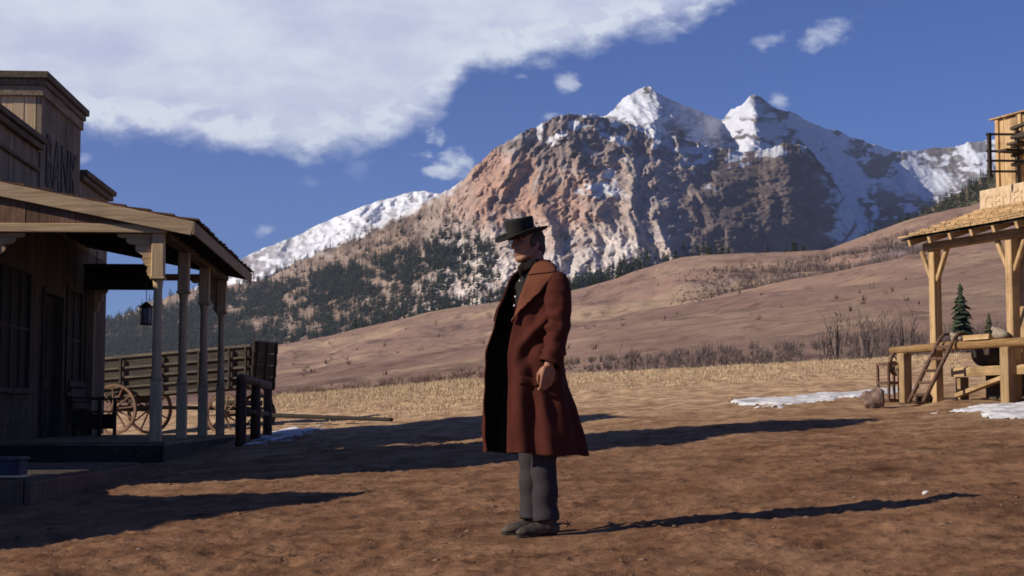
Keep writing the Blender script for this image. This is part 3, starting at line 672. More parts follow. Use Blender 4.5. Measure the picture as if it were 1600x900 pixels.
bench = thing('porch_bench', 'dark wooden bench with slatted back by the far porch wall', 'bench', (-5.03 - 2.02 - .43, 23 + 6.9, DK), .0637)
m = MB()
for i in range(4): m.box(-.42 + i * .125, -.42 + i * .125 + .11, -.8, .8, .42, .45)
m.build('seat', w_dark[1], bench)
m = MB()
for i in range(4): m.beam((-.43 - .02 * i, -.8, .55 + i * .13), (-.43 - .02 * i, .8, .55 + i * .13), .025, .1)
m.build('backrest', w_dark[1], bench)
for x in (-.4, .05):
    for y in (-.76, .76): m = MB(); m.box(x - .03, x + .03, y - .03, y + .03, 0, .419 if x < 0 else .66); m.build('leg', w_dark[2], bench)
for y in (-.76, .76): m = MB(); m.box(-.38, .03, y - .015, y + .015, .12, .4, .8); m.build('side_panel', w_dark[0], bench)
for y in (-.76, .76): m = MB(); m.beam((-.45, y, .68), (.12, y, .68), .08, .035); m.tube([(.12, y - .04, .68), (.12, y + .04, .68)], .03, 8); m.build('armrest', w_dark[0], bench)

# hitching rail beside the porch
hitch = thing('hitching_rail', 'dark hitching rail on three stout posts in front of the wagon', 'hitching rail', (-4.88, 31, gz(-4.88, 31)), 0)
for (px, py) in ((-4.66, 28), (-4.88, 31), (-5.10, 34)):
    m = MB(); g = gz(px, py) - gz(-4.88, 31); m.tube([(px + 4.88, py - 31, g - .2), (px + 4.88, py - 31, g + .6), (px + 4.88, py - 31, g + 1.12)], [.10, .093, .088], 10, .7, jit=.05); m.build('post', rust_wood, hitch, True)
m = MB(); pts = [(.24, -3.25, 1.09), (.22, -3, 1.11), (.0, 0, 1.10), (-.2, 2.9, 1.09), (-.23, 3.2, 1.07)]; m.tube(pts, [.07, .08, .075, .08, .07], 10, .8, jit=.06); m.build('rail', rust_wood, hitch, True)
m = MB(); pts = [(.22, -3, .55), (.0, 0, .52), (-.2, 2.9, .5)]; m.tube(pts, .045, 8, .7, jit=.06); m.build('rail', rust_wood, hitch, True)

# ------------------------------------------------------------------ freight wagon beyond the porch
WA = -math.radians(17)                       # the wagon points right and a little towards the camera
def waxis(u, Y, z=None): return P(u, 650, Y)
ox, oy, _ = P(178, 650, 42.0)
og = gz(ox + 1.5, oy - .8)
wagon = thing('freight_wagon', 'big old high-sided freight wagon with spoked wheels behind the porch', 'wagon', (ox, oy, og), WA)
# local x runs forward along the wagon, local y away from the camera; near wheels at y = 0
def wheel(parent, x, y, r, ns):
    w = MB()
    vs = []; n = 40
    for k in range(n):
        a = 2 * math.pi * k / n
        for rr, yy_ in ((r - .075, -.03), (r - .075, .03), (r - .012, .03), (r - .012, -.03)): vs.append((x + rr * math.cos(a), y + yy_, r + rr * math.sin(a)))
    fs = [(k * 4 + j, k * 4 + (j + 1) % 4, ((k + 1) % n) * 4 + (j + 1) % 4, ((k + 1) % n) * 4 + j) for k in range(n) for j in range(4)]
    w.add(vs, fs, 1.0); o = w.build('wheel', w_wheel, parent)
    w = MB()
    for k in range(ns):
        a = 2 * math.pi * k / ns + .1; w.tube([(x + .07 * math.cos(a), y + .0, r + .07 * math.sin(a)), (x + (r - .07) * math.cos(a), y, r + (r - .07) * math.sin(a))], [.026, .021], 6, random.uniform(.8, 1.1))
    w.build('spokes', w_wheel, o)
    w = MB(); w.tube([(x, y - .17, r), (x, y - .15, r), (x, y - .06, r), (x, y + .06, r), (x, y + .12, r)], [.06, .075, .11, .11, .08], 14, .8); w.build('hub', w_wheel, o, True)
    w = MB(); vs = []
    for k in range(n):
        a = 2 * math.pi * k / n
        for rr, yy_ in ((r - .011, -.033), (r - .011, .033), (r, .033), (r, -.033)): vs.append((x + rr * math.cos(a), y + yy_, r + rr * math.sin(a)))
    w.add(vs, fs, 1.0); w.build('tyre', iron, o)
RW = .66
wheel(wagon, 0, 0, RW, 12); wheel(wagon, .15, 1.55, RW, 12); wheel(wagon, 3.18, -.05, .53, 10); wheel(wagon, 3.32, 1.5, .53, 10)
m = MB()
for x, z in ((0, RW), (3.18, .53)): m.beam((x, -.1, z), (x + .14, 1.65, z), .11, .12)
m.beam((-.6, .76, .72), (3.8, .76, .66), .12, .1); m.box(2.8, 3.55, .2, 1.35, .74, .88); m.box(-.35, .4, .2, 1.35, .82, .98)
m.build('running_gear', w_wagon[0], wagon)
X0_, X1_ = -1.25, 3.78
def zt(x): return (x - X0_) * .068
for yv, nm in ((.0, 'near'), (1.5, 'far')):
    m = MB(); sgn = -1 if yv == 0 else 1
    z = .88
    for k, h_ in enumerate((.25, .25, .25, .26)):
        for a, b_ in ((X0_, 1.7), (1.706, X1_)): m.beam((a, yv + .22 * (yv == 0) - .22 * (yv > 0), z + h_ / 2 + zt(a)), (b_, yv + .22 * (yv == 0) - .22 * (yv > 0), z + h_ / 2 + zt(b_)), .035, h_ - .012)
        z += h_
    yo = (.22 - .045) if yv == 0 else 1.5 - .22 + .045
    for z_, w_, tn in ((.90, .07, 1.7), (1.13, .045, 2.0), (1.38, .055, 2.0), (1.63, .05, 2.0), (1.92, .065, 2.4)):  # ledge strips tinted light for the sun on their top edges
        m.beam((X0_, yo, z_ + zt(X0_)), (X1_, yo, z_ + zt(X1_)), .075, w_, tint=tn)
    for x in (-1.05, .1, 1.25, 2.35, 3.2, 3.66):
        m.beam((x, yo - .06 * (yv == 0) + .06 * (yv > 0), .86 + zt(x)), (x, yo - .06 * (yv == 0) + .06 * (yv > 0), 1.88 + zt(x)), .07, .05, (1, 0, 0), tint=.9)
    m.build('side_board', w_wagon[0], wagon)
m = MB(); m.box(X0_, X1_ - .1, .26, 1.24, .88, .94, .6)
for k in range(len(m.v)): x, y, z = m.v[k]; m.v[k] = (x, y, z + zt(x))
m.build('bed', w_wagon[0], wagon)
m = MB(); zz = 1.18
for k in range(4): m.beam((X1_ + .06 + k * .022, .06, zz + .15), (X1_ + .06 + k * .022, 1.44, zz + .15), .05, .29, tint=random.uniform(.5, .7)); zz += .3
for y in (.2, .75, 1.3): m.beam((X1_ + .09, y, 1.14), (X1_ + .17, y, 2.40), .07, .04, (0, 1, 0), tint=.6)
m.build('end_board', w_wagon[1], wagon)  # tinted darker, so the colour carries its shadow side
m = MB(); zz = .88
for k in range(4): m.box(X0_ - .03, X0_ - .001, .24, 1.26, zz + k * .25, zz + k * .25 + .24)
m.build('tail_board', w_wagon[1], wagon)
m = MB(); tip = Vector(ghit(612, 660)); R_ = Matrix.Rotation(-WA, 3, 'Z'); tl = R_ @ (tip - Vector((ox, oy, og))); m.tube([(3.4, .74, .52), tuple(tl + Vector((0, 0, .06)))], [.06, .042], 8, .4); m.beam((3.2, .45, .55), (4.3, .70, .48), .07, .07, tint=.7); m.beam((3.2, 1.05, .55), (4.3, .74, .48), .07, .07, tint=.7)
m.build('tongue', w_dark[0], wagon, False)

# ------------------------------------------------------------------ boardwalk and box in the left foreground
bw = thing('boardwalk', 'low plank boardwalk with a worn step in the left foreground shade', 'boardwalk', (-5.2, 16.6, 0), .03)
m = MB()
for i in range(18): m.box(-2.4, .86, -2.25 + i * .28, -2.25 + (i + 1) * .28 - .01, .16, .205 - random.uniform(0, .008), random.uniform(.8, 1.2))
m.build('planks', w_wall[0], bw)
m = MB(); m.box(.84, .9, -2.26, 2.8, -.1, .17, 1.0); m.box(-2.4, .84, -2.31, -2.26, -.15, .19, .9); m.build('edge_board', rust_wood, bw, bevel=.01)
m = MB(); m.box(-2.4, .55, -2.75, -2.32, -.02, .05, .9); m.build('step', rust_wood, bw, bevel=.01)
bx = thing('long_box', 'long dark blue wooden box lying on the boardwalk', 'box', (-4.66, 14.62, .206), .05)
m = MB(); m.box(-.9, .28, -.16, .16, .02, .15, .8); m.build('body', plain('dark_blue_paint', (.018, .024, .04), (.045, .055, .08), 8, .7, .3), bx, bevel=.008)
m = MB(); m.box(-.92, .3, -.175, .175, .151, .178, .8); m.build('lid', plain('blue_grey_paint', (.03, .04, .055), (.07, .085, .10), 8, .7, .3), bx, bevel=.006)
m = MB(); m.box(-.92, .3, -.172, .172, 0, .019, 1.3); m.build('skid', w_pale[0], bx)

# ------------------------------------------------------------------ the neighbouring building whose front throws the long shadow across the street
nb = thing('false_front_store', 'neighbouring board store with a peaked false front along the street', 'building', (-7.6, 19, 0), 0)
m = MB()
def peak(y): return float(lin(y, [(-3.2, 5.1), (-1.4, 6.4), (0.2, 8.2), (1.0, 8.3), (1.9, 8.15), (2.38, 7.9), (2.42, 4.1), (3.1, 3.9)]))
boards_v(m, -3.2, 3.1, 0, -.2, 5, .06, .24, 'y', ztop=peak); m.build('front_wall', w_grey[2], nb)
m = MB(); boards_v(m, -7, -.07, -3.2, -.2, 4.0, .05, .26, 'x'); boards_v(m, -7, -.07, 3.05, -.2, 4.0, .05, .26, 'x'); boards_v(m, -3.14, 3.04, -7, -.2, 4.0, .05, .3, 'y'); m.build('side_wall', w_grey[2], nb)
m = MB(); m.box(-7.2, -.08, -3.3, 3.14, 4.01, 4.1); m.build('roof', shingle_m, nb)
m = MB(); m.box(.002, .05, -.6, .6, .2, 2.4); m.build('door', w_dark[2], nb)
cb = thing('shadow_caster_shed', 'unseen shed with a porch roof shaped to cast the front shadow', 'building', (-9.2, 10.6, 0), 0)  # unseen; roof corners set back along the sun to shape the front shadow
sh = Vector(ghit(571, 770)); C1 = sh + SUN_TO * (1.85 / SUN_TO.z * 1.76)
e2 = Vector(ghit(2, 857)); C2 = e2 + SUN_TO * ((C1.z - e2.z) / SUN_TO.z)
e3 = Vector(ghit(150, 776)); C3 = e3 + SUN_TO * ((C1.z + .95 - e3.z) / SUN_TO.z)
def loc(v): return tuple(v - Vector((-9.2, 10.6, 0)))
C4 = C3 + (C2 - C1) * 1.3; C5 = C2 + (C2 - C1) * .9
m = MB(); pl_ = [loc(C1), loc(C2), loc(C5), loc(C4), loc(C3)]; m.add(pl_ + [(x, y, z + .08) for x, y, z in pl_], [(0, 1, 2, 3, 4), (9, 8, 7, 6, 5)] + [(i, (i + 1) % 5, (i + 1) % 5 + 5, i + 5) for i in range(5)], 1)
m.build('porch_roof', shingle_m, cb)
m = MB(); l1, l2, l3, l4 = Vector(loc(C1)), Vector(loc(C2)), Vector(loc(C3)), Vector(loc(C4))
m.beam((l3.x, l3.y, -.3), (l3.x, l3.y, l3.z), .15, .15, (1, 0, 0)); m.beam((l4.x, l4.y, -.3), (l4.x, l4.y, l4.z), .15, .15, (1, 0, 0)); boards_v(m, l4.y, l3.y, min(l3.x, l4.x) - .1, -.3, min(l3.z, l4.z) - .1, .05, .25, 'y'); m.build('wall', w_grey[2], cb)

# ------------------------------------------------------------------ right: the new pine building
rb = thing('pine_store', 'fresh yellow pine store with an open porch on the right', 'building', (8.66, 28, 1.0), .361)
FAR = 2.78
def rz_(x): return 3.02 + (x + .5) * .335
m = MB(); nc_ = 8; L = 1.95 / nc_
for c in range(nc_):
    a0 = -.5 + c * L - .05; y = FAR - .2
    while y > -6:
        w_ = random.uniform(.14, .30); y0 = y - w_; j = random.uniform(0, .03)
        m.beam((a0 - j, (y + y0) / 2, rz_(a0) + .07), (a0 + L + .07, (y + y0) / 2, rz_(a0 + L) + .05), w_ - .008, .03, tint=random.uniform(.8, 1.15)); y = y0
m.build('porch_roof', w_new[0], rb)
m = MB()
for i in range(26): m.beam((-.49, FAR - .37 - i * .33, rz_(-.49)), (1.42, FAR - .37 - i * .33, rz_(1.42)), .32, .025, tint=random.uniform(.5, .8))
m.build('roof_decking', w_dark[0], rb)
m = MB()
for i, y in enumerate(np.arange(FAR - .42, -5.8, -.62)): m.beam((-.47, y, rz_(-.47) - .075), (1.4, y, rz_(1.4) - .075), .07, .12, tint=1.1)
m.build('rafters', w_new[0], rb)
m = MB(); m.box(-.1, .1, -6, FAR - .3, 2.83, 2.97, .7); m.build('porch_beam', w_new[1], rb, bevel=.01)
def rpost(y, base=-.15):
    m = MB(); m.box(-.085, .085, y - .085, y + .085, base, 2.83, 1.0)
    for s in (-1, 1): m.beam((0, y + s * .07, 2.25), (0, y + s * .40, 2.84), .08, .085, (1, 0, 0), tint=.95)
    return m.build('porch_post', w_new[2], rb, bevel=.012)
rpost(2.24); rpost(0); rpost(-2.8)
for y in (2.95, -.12, -2.9):
    m = MB(); m.box(-.32, -.13, y - .11, y + .11, -.2, .93, .7); m.build('rail_post', w_new[2], rb, bevel=.012)
m = MB(); m.tube([(-.22, 3.35, .99), (-.22, 1.5, 1.01), (-.22, 0, 1.0), (-.22, -3.2, .98)], [.075, .085, .08, .085], 10, .8, jit=.05); m.build('rail', wood('worn_rail_pine', (.24, .13, .05), (.42, .26, .115), 1), rb, True)
m = MB()
for i in range(38): m.box(-.1, 1.62, 1.62 - (i + 1) * .19, 1.62 - i * .19 - .008, .58, .625)
m.build('porch_floor', w_new[0], rb)
m = MB(); m.box(-.14, -.10, -5.6, 1.62, .46, .61, .8); m.beam((-.12, 1.45, .12), (-.12, .1, .42), .07, .14, (1, 0, 0), tint=.8)
for y in (1.5, -1.5, -4): m.box(-.08, .1, y - .07, y + .07, -.25, .45, .6)
m.build('floor_frame', w_new[1], rb); m = MB(); boards_v(m, -5.6, 1.5, .55, -.4, .57, .03, .22, 'y'); m.build('underfloor_shade_boards', w_dark[2], rb)  # dark boards added to stand in for the black shade under the floor
m = MB(); boards_v(m, -6, 2.05, 1.7, -.2, 3.75, -.05, .24, 'y'); m.build('front_wall', w_new[2], rb)
m = MB(); boards_v(m, 1.76, 7, 2.0, -.2, 3.75, .05, .24, 'x'); m.build('side_wall', w_new[2], rb)
# rough plastered parapet and the boarded upper storey
wl_m = plain('rough_log_ends', (.46, .33, .20), (.66, .50, .32), 7, .95, .5, .02)
m = MB(); random.seed(11)
m.box(1.43, 1.47, -5.6, FAR - .01, 3.60, 4.08, 1.0); m.box(1.48, 6.5, -5.6, FAR - .02, 3.6, 4.06, .8); pp = m.build('parapet', wl_m, rb, bevel=.01)
fn = bpy.data.curves.new('lettering', 'FONT'); fn.body = 'GENERAL'; fn.size = .38; fn.extrude = .006; fn.offset = .006; fn.space_character = 1.15
fo = bpy.data.objects.new('temp', fn); COL.objects.link(fo); fo = bake(fo, 'lettering', wl_m, pp, smooth=False); fo.location = (1.422, FAR - .14, 3.70); fo.rotation_euler = (math.pi / 2, 0, -math.pi / 2)
m = MB(); boards_v(m, -6, 2.44, 1.62, 4.081, 5.42, -.05, .2, 'y', tint=(.75, 1.15)); boards_v(m, 1.68, 4, 2.39, 4.081, 5.42, .05, .24, 'x')
for y in (2.40, 1.72, .9, 0): m.box(1.575, 1.618, y - .045, y + .045, 4.081, 5.42, 1.2)
up = m.build('upper_storey', w_new[2], rb)
m = MB()
for i in range(24): m.beam((1.54, 2.40 - i * .36, 5.44), (3.6, 2.40 - i * .36, 5.58), .34, .028)
m.build('upper_roof', w_new[0], up)
st = thing('outdoor_staircase', 'dark timber staircase with railings against the upper pine wall', 'staircase', (8.66, 28, 1.0), .361)
m = MB()
for (x, y, z0, z1) in ((.95, 1.8, 4.2, 5.02), (1.5, 1.7, 4.09, 5.12)): m.beam((x, y, z0), (x, y, z1), .06, .06, (1, 0, 0))
m.build('railing_post', w_dark[2], st)
m = MB()
for z in (5.0, 4.68, 4.5, 4.3): m.beam((.9, 1.82, z), (1.52, 1.68, z + .01), .04, .04, tint=.9)
m.build('railing', w_dark[0], st)
m = MB()
for k in range(5): m.beam((1.36, 1.66, 4.42 + k * .17), (1.36, -2.4, 4.70 + k * .19), .09, .05, tint=random.uniform(.6, 1.2))
m.build('rail_boards', w_dark[1], st)
m = MB()
for k in range(9): m.box(.95, 1.5, 1.3 - k * .3, 1.6 - k * .3, 4.62 + k * .09, 4.66 + k * .09)
m.build('treads', w_dark[0], st)
for (x, y) in ((1.36, .9), (1.36, -.6), (1.36, -2.2)): m = MB(); m.box(x - .045, x + .045, y - .045, y + .045, 4.085 if x > 1.4 else rz_(x) + .1, 5.05 if x > 1.2 else 4.7); m.build('support', w_dark[2], st)

# things round the right porch
RB = Matrix.Translation((8.66, 28, 1.0)) @ Matrix.Rotation(.361, 4, 'Z')
def rloc(x, y, z): return tuple(RB @ Vector((x, y, z)))
tr = thing('hand_truck', 'old wooden hand truck with iron wheels leaning on the porch rail', 'hand truck', rloc(-1.02, 1.36, gz(*rloc(-1.02, 1.36, 0)[:2]) - 1.0), .361 + .12)
for s in (-1, 1):
    m = MB(); y = s * .19; m.tube([(-.06, y, .05), (.22, y, .48), (.60, y, 1.06), (.70, y, 1.21), (.80, y, 1.28), (.93, y, 1.29)], [.036, .04, .036, .032, .028, .026], 8, .9); m.build('side_rail', rust_wood, tr, True)
for k in range(5):
    f = .12 + k * .2; p = Vector((-.06, 0, .05)).lerp(Vector((.65, 0, 1.13)), f); m = MB(); m.beam((p.x, -.17, p.z), (p.x, .17, p.z), .035, .05, (1, 0, .5)); m.build('rung', rust_wood, tr)
m = MB(); m.box(-.28, -.05, -.2, .2, .015, .035); m.build('toe_plate', iron, tr)
for s in (-1, 1):
    m = MB(); y = s * .1; vs = []
    for k in range(20):
        a = 2 * math.pi * k / 20
        for rr, yy_ in ((.075, -.02), (.075, .02), (.10, .02), (.10, -.02)): vs.append((.12 + rr * math.cos(a), y + yy_, .105 + rr * math.sin(a)))
    m.add(vs, [(k * 4 + j, k * 4 + (j + 1) % 4, ((k + 1) % 20) * 4 + (j + 1) % 4, ((k + 1) % 20) * 4 + j) for k in range(20) for j in range(4)], .8)
    for k in range(4): a = k * math.pi / 4; m.beam((.12 - .08 * math.cos(a), y, .105 - .08 * math.sin(a)), (.12 + .08 * math.cos(a), y, .105 + .08 * math.sin(a)), .02, .02)
    m.build('wheel', iron, tr)
m = MB(); m.tube([(.12, -.17, .105), (.12, .17, .105)], .018, 8); m.build('axle', iron, tr)

def gl(x, y): p = rloc(x, y, 0); return (p[0], p[1], gz(p[0], p[1]))
cw = thing('cart_wheel', 'small loose spoked cart wheel leaning on the end of the porch rail', 'wheel', gl(-.12, 3.28), .361 + .25)
wz = MB(); vs = []; n = 28
RT = Matrix.Rotation(math.radians(12), 3, 'X')
g0 = 1.0 - cw.location.z + .42
for k in range(n):
    a = 2 * math.pi * k / n
    for rr, yy_ in ((.22, -.025), (.22, .025), (.27, .025), (.27, -.025)): vs.append(RT @ Vector((rr * math.cos(a), yy_, rr * math.sin(a))) + Vector((0, 0, .75)))
wz.add(vs, [(k * 4 + j, k * 4 + (j + 1) % 4, ((k + 1) % n) * 4 + (j + 1) % 4, ((k + 1) % n) * 4 + j) for k in range(n) for j in range(4)], .7); wz.build('rim', w_wheel, cw)
wz = MB()
for k in range(5): a = k * math.pi / 5; q = RT @ Vector((.23 * math.cos(a), 0, .23 * math.sin(a))); wz.tube([q + Vector((0, 0, .75)), -q + Vector((0, 0, .75))], .014, 6, .7)
wz.build('spokes', w_wheel, cw)
ct = thing('open_crate', 'small empty crate of bare slats on end by the rail', 'crate', gl(-.35, 3.2), .45)
m = MB()
for x in (-.19, .19):
    for y in (-.16, .16): m.box(x - .02, x + .02, y - .02, y + .02, 0, .74)
for z in (.02, .36, .72):
    for y in (-.18, .18): m.box(-.21, .21, y - .008, y + .008, z - .02, z + .03)
    for x in (-.21, .21): m.box(x - .008, x + .008, -.165, .165, z - .02, z + .03)
m.build('frame', rust_wood, ct); m = MB(); m.box(-.16, .16, -.14, .14, .051, .065); m.build('bottom', rust_wood, ct)
br = thing('barrel', 'dark barrel lying on its side on the porch floor', 'barrel', rloc(.5, 1.22, .625), .361 + 1.45)
m = MB(); m.tube([(-.45, 0, .25), (-.3, 0, .25), (0, 0, .25), (.3, 0, .25), (.45, 0, .25)], [.20, .235, .25, .235, .20], 20, .6); m.build('staves', w_dark[0], br, True)
for x in (-.38, -.17, .17, .38): m = MB(); r_ = .25 - .05 * (x / .45)**2 + .006; m.tube([(x - .02, 0, .25), (x + .02, 0, .25)], [r_, r_], 20); m.build('hoop', iron, br, True)
pk = thing('pine_crate', 'yellow pine crate on the porch beside the dark barrel', 'crate', rloc(.62, .52, .625), .361)
m = MB()
for k in range(3): m.box(-.2, .2, -.2, .2, k * .12 + .005, k * .12 + .115)
m.build('slats', w_new[1], pk)
for x in (-.21, .21):
    for y in (-.21, .21): m = MB(); m.box(x - .02, x + .02, y - .02, y + .02, 0, .36); m.build('corner_post', w_new[2], pk)
bd = thing('plank_bundle', 'short bundle of fresh yellow planks lying along the porch rail', 'planks', rloc(-.2, .66, 1.075), .361)
m = MB()
for k in range(4): m.box(-.1 + (k % 2) * .105, -.1 + (k % 2) * .105 + .1, -.33 - random.uniform(0, .05), .33 + random.uniform(0, .05), .012 + (k // 2) * .045, .012 + (k // 2) * .045 + .043, random.uniform(1, 1.3))
m.build('planks', w_new[1], bd)
sack_m = plain('grey_burlap', (.20, .16, .12), (.36, .30, .23), 30, .95, .5, .01)
for (y, sc, nm, lb) in ((.12, 1.0, 'grain_sack', 'grey burlap sack sitting on the porch rail by the nearest post'), (1.35, .8, 'grain_sack', 'pale crumpled sack on the porch rail beside the hand truck')):
    sk = thing(nm, lb, 'sack', rloc(-.2, y, 1.07), .361)
    m = MB(); m.ball((0, 0, .09 * sc), (.11 * sc, .17 * sc, .10 * sc), 14, 10); m.ball((.02, .10 * sc, .13 * sc), (.08 * sc, .08 * sc, .09 * sc)); m.ball((0, -.10 * sc, .07 * sc), (.10 * sc, .12 * sc, .07 * sc)); m.ball((-.03, .0, .14 * sc), (.07 * sc, .07 * sc, .05 * sc))
    o = fused(m, 'cloth', sack_m, sk, .018, 2); m = MB(); m.tube([(.02, .14 * sc, .17 * sc), (.03, .22 * sc, .20 * sc)], [.028, .045], 8); m.build('tied_neck', sack_m, sk, True)

# ------------------------------------------------------------------ rock and old snow on the ground
rx, ry, rz0 = ghit(1366, 636)
m = MB(); m.ball((0, 0, .12), (.21, .17, .19), 22, 14); vs = []
for (x, y, z) in m.v:
    k = 1 + .35 * float(perlin(x * 6 + 3, y * 6 + z * 7, 5)) + .15 * float(perlin(x * 14, z * 14 + y * 9, 8)); k2 = 1 + .5 * max(0, z - .1) * (x > 0)
    vs.append((x * k, y * k, max(-.04, z * k * 1.05 * k2)))
m.v = vs; rk = m.build('boulder', stone_m, None); rk.location = (rx, ry, rz0); tag(rk, 'brown boulder on the dirt beside the long snow strip', 'rock')
def snow_patch(name, outline, label, seed, th=.05):
    """a thin melting crust: heights fall to nothing along a ragged edge"""
    pts = [ghit(u, v) for u, v in outline]; poly = np.array([p[:2] for p in pts])
    x0, y0 = poly.min(0) - .4; x1, y1 = poly.max(0) + .4; nx, ny = int((x1 - x0) / .06), int((y1 - y0) / .09)
    X, Y = np.meshgrid(np.linspace(x0, x1, nx), np.linspace(y0, y1, ny))
    n = len(poly); inside = np.zeros(X.shape, bool); dist = np.full(X.shape, 9.)
    for i in range(n):
        (ax, ay), (bx_, by) = poly[i], poly[(i + 1) % n]
        cond = ((ay > Y) != (by > Y)); xin = (bx_ - ax) * (Y - ay) / ((by - ay) if abs(by - ay) > 1e-9 else 1e-9) + ax
        inside ^= cond & (X < xin)
        L2 = (bx_ - ax)**2 + (by - ay)**2; tt = np.clip(((X - ax) * (bx_ - ax) + (Y - ay) * (by - ay)) / L2, 0, 1)
        dist = np.minimum(dist, np.hypot(X - ax - tt * (bx_ - ax), Y - ay - tt * (by - ay)))
    sd = np.where(inside, dist, -dist) + fbm(X * 1.3, Y * .8, 4, seed) * 1.0 + fbm(X * 5, Y * 3, 3, seed + 2) * .22 - .10
    h = th * (1 - np.exp(-np.clip(sd, 0, None) / .16)) + np.where(sd > 0, fbm(X * 3, Y * 3, 3, seed + 4) * .02, 0)
    Z = gbase(X, Y) + gnoise(X, Y) + np.where(sd > 0, np.maximum(h, .008), -.06)
    f = grid_faces(ny, nx); k = (sd > -.1).ravel(); f = f[k[f].all(1)]
    o = link(bpy.data.objects.new(name, np_mesh(name, np.stack([X, Y, Z], -1).reshape(-1, 3), f, mats=[snow_patch_m])))
    return tag(o, label, 'snow', 'patches of old snow', 'stuff')
snow_patch('snow_patch', [(1140, 631), (1160, 626), (1210, 624), (1270, 618), (1350, 612), (1420, 607), (1424, 612), (1350, 621), (1290, 627), (1240, 634), (1215, 637), (1180, 635)], 'long white strip of snow beside the boulder', 3)
snow_patch('snow_patch', [(1440, 645), (1500, 639), (1560, 634), (1640, 630), (1660, 648), (1590, 654), (1520, 650)], 'white snow lying in front of the pine porch', 11)
snow_patch('snow_patch', [(405, 690), (430, 676), (470, 671), (500, 674), (460, 684), (430, 690)], 'shaded bluish snow at the foot of the hitching rail', 17, .04)
snow_patch('snow_patch', [(385, 692), (400, 694), (440, 691), (425, 698), (392, 700)], 'small grey snow scrap in front of the hitching rail', 23, .03)

# ------------------------------------------------------------------ trees, brush, grass, clods
def leafy(name, c1, c2, scale, bst=0):
    m, t, b = material(name, .9); b.inputs['Specular IOR Level'].default_value = .1
    tc = t.new('ShaderNodeTexCoord'); gi = t.new('ShaderNodeNewGeometry')
    r = t.math('ADD', t.math('MULTIPLY', gi.outputs['Random Per Island'], .7), t.math('MULTIPLY', t.noise(tc.outputs['Object'], scale, 3), .3))
    t.put(b.inputs['Base Color'], t.mix(r, c4(c1), c4(c2))); return m
needle_m = leafy('pine_needles', (.022, .032, .020), (.062, .076, .042), .3)
needle2_m = leafy('olive_needles', (.045, .055, .025), (.11, .115, .055), .3)
bark_m = plain('bark', (.06, .042, .032), (.13, .095, .075), 8)
twig_m = leafy('bare_twigs', (.085, .062, .054), (.215, .165, .14), .8)
scrub_m = leafy('dry_scrub', (.10, .062, .045), (.20, .13, .09), .8)
straw_m = leafy('dry_straw', (.42, .31, .18), (.66, .51, .31), .8)
clod_m = leafy('dirt_clods', (.09, .052, .032), (.27, .17, .11), 3)

def conifer(seed, layers=8, nb=7, slim=.17):
    """unit-height conifer: numpy vertices, triangles, material index (0 bark, 1 needles)"""
    r = np.random.default_rng(seed); V, T, I = [], [], []
    n = 5
    for k in range(n):
        a = 2 * math.pi * k / n; V.append((.016 * math.cos(a), .016 * math.sin(a), -.06))
    V.append((0, 0, .97)); T += [(k, (k + 1) % n, n) for k in range(n)]; I += [0] * n
    for L in range(layers):
        f = (L + .3) / layers; z = .10 + .84 * f + r.uniform(-.02, .02); R = slim * (1 - f) ** .75 * r.uniform(.75, 1.2) + .012
        k_ = max(4, int(nb * (1 - .35 * f)))
        for k in range(k_):
            if r.random() < .12: continue
            a = 2 * math.pi * (k + r.uniform(-.35, .35)) / k_ + L; rr = R * r.uniform(.6, 1.25); ca, sa = math.cos(a), math.sin(a); w = R * r.uniform(.35, .6) + .006
            dz = rr * r.uniform(.25, .55); i0 = len(V); zz = z + r.uniform(-.02, .02)
            V += [(0, 0, zz + .05), (ca * rr * .6 - sa * w, sa * rr * .6 + ca * w, zz - dz * .5), (ca * rr, sa * rr, zz - dz), (ca * rr * .6 + sa * w, sa * rr * .6 - ca * w, zz - dz * .5)]
            T += [(i0, i0 + 1, i0 + 2), (i0, i0 + 2, i0 + 3)]; I += [1, 1]
    return np.array(V), np.array(T), np.array(I)
KIND = [conifer(200 + k, 9, 8, [.15, .19, .13, .17, .21, .16][k]) for k in range(6)]
LOW = [conifer(300 + k, 6, 6, [.16, .2, .14, .18][k]) for k in range(4)]
def scatter(variants, pos, h, wide, rng):
    Vs, Ts, Is, n = [], [], [], 0; which = rng.integers(0, len(variants), len(pos)); rot = rng.uniform(0, 6.28, len(pos))
    for k, (V, T, I) in enumerate(variants):
        idx = np.where(which == k)[0]
        if not len(idx): continue
        c, s = np.cos(rot[idx])[:, None], np.sin(rot[idx])[:, None]; hh = h[idx][:, None]; ww = wide[idx][:, None] * hh
        X = (V[None, :, 0] * c - V[None, :, 1] * s) * ww + pos[idx][:, 0:1]; Y = (V[None, :, 0] * s + V[None, :, 1] * c) * ww + pos[idx][:, 1:2]; Z = V[None, :, 2] * hh + pos[idx][:, 2:3]
        Vs.append(np.stack([X, Y, Z], -1).reshape(-1, 3)); Ts.append((T[None] + (np.arange(len(idx)) * len(V))[:, None, None] + n).reshape(-1, 3)); Is.append(np.tile(I, len(idx))); n += len(idx) * len(V)
    return np.concatenate(Vs), np.concatenate(Ts), np.concatenate(Is)

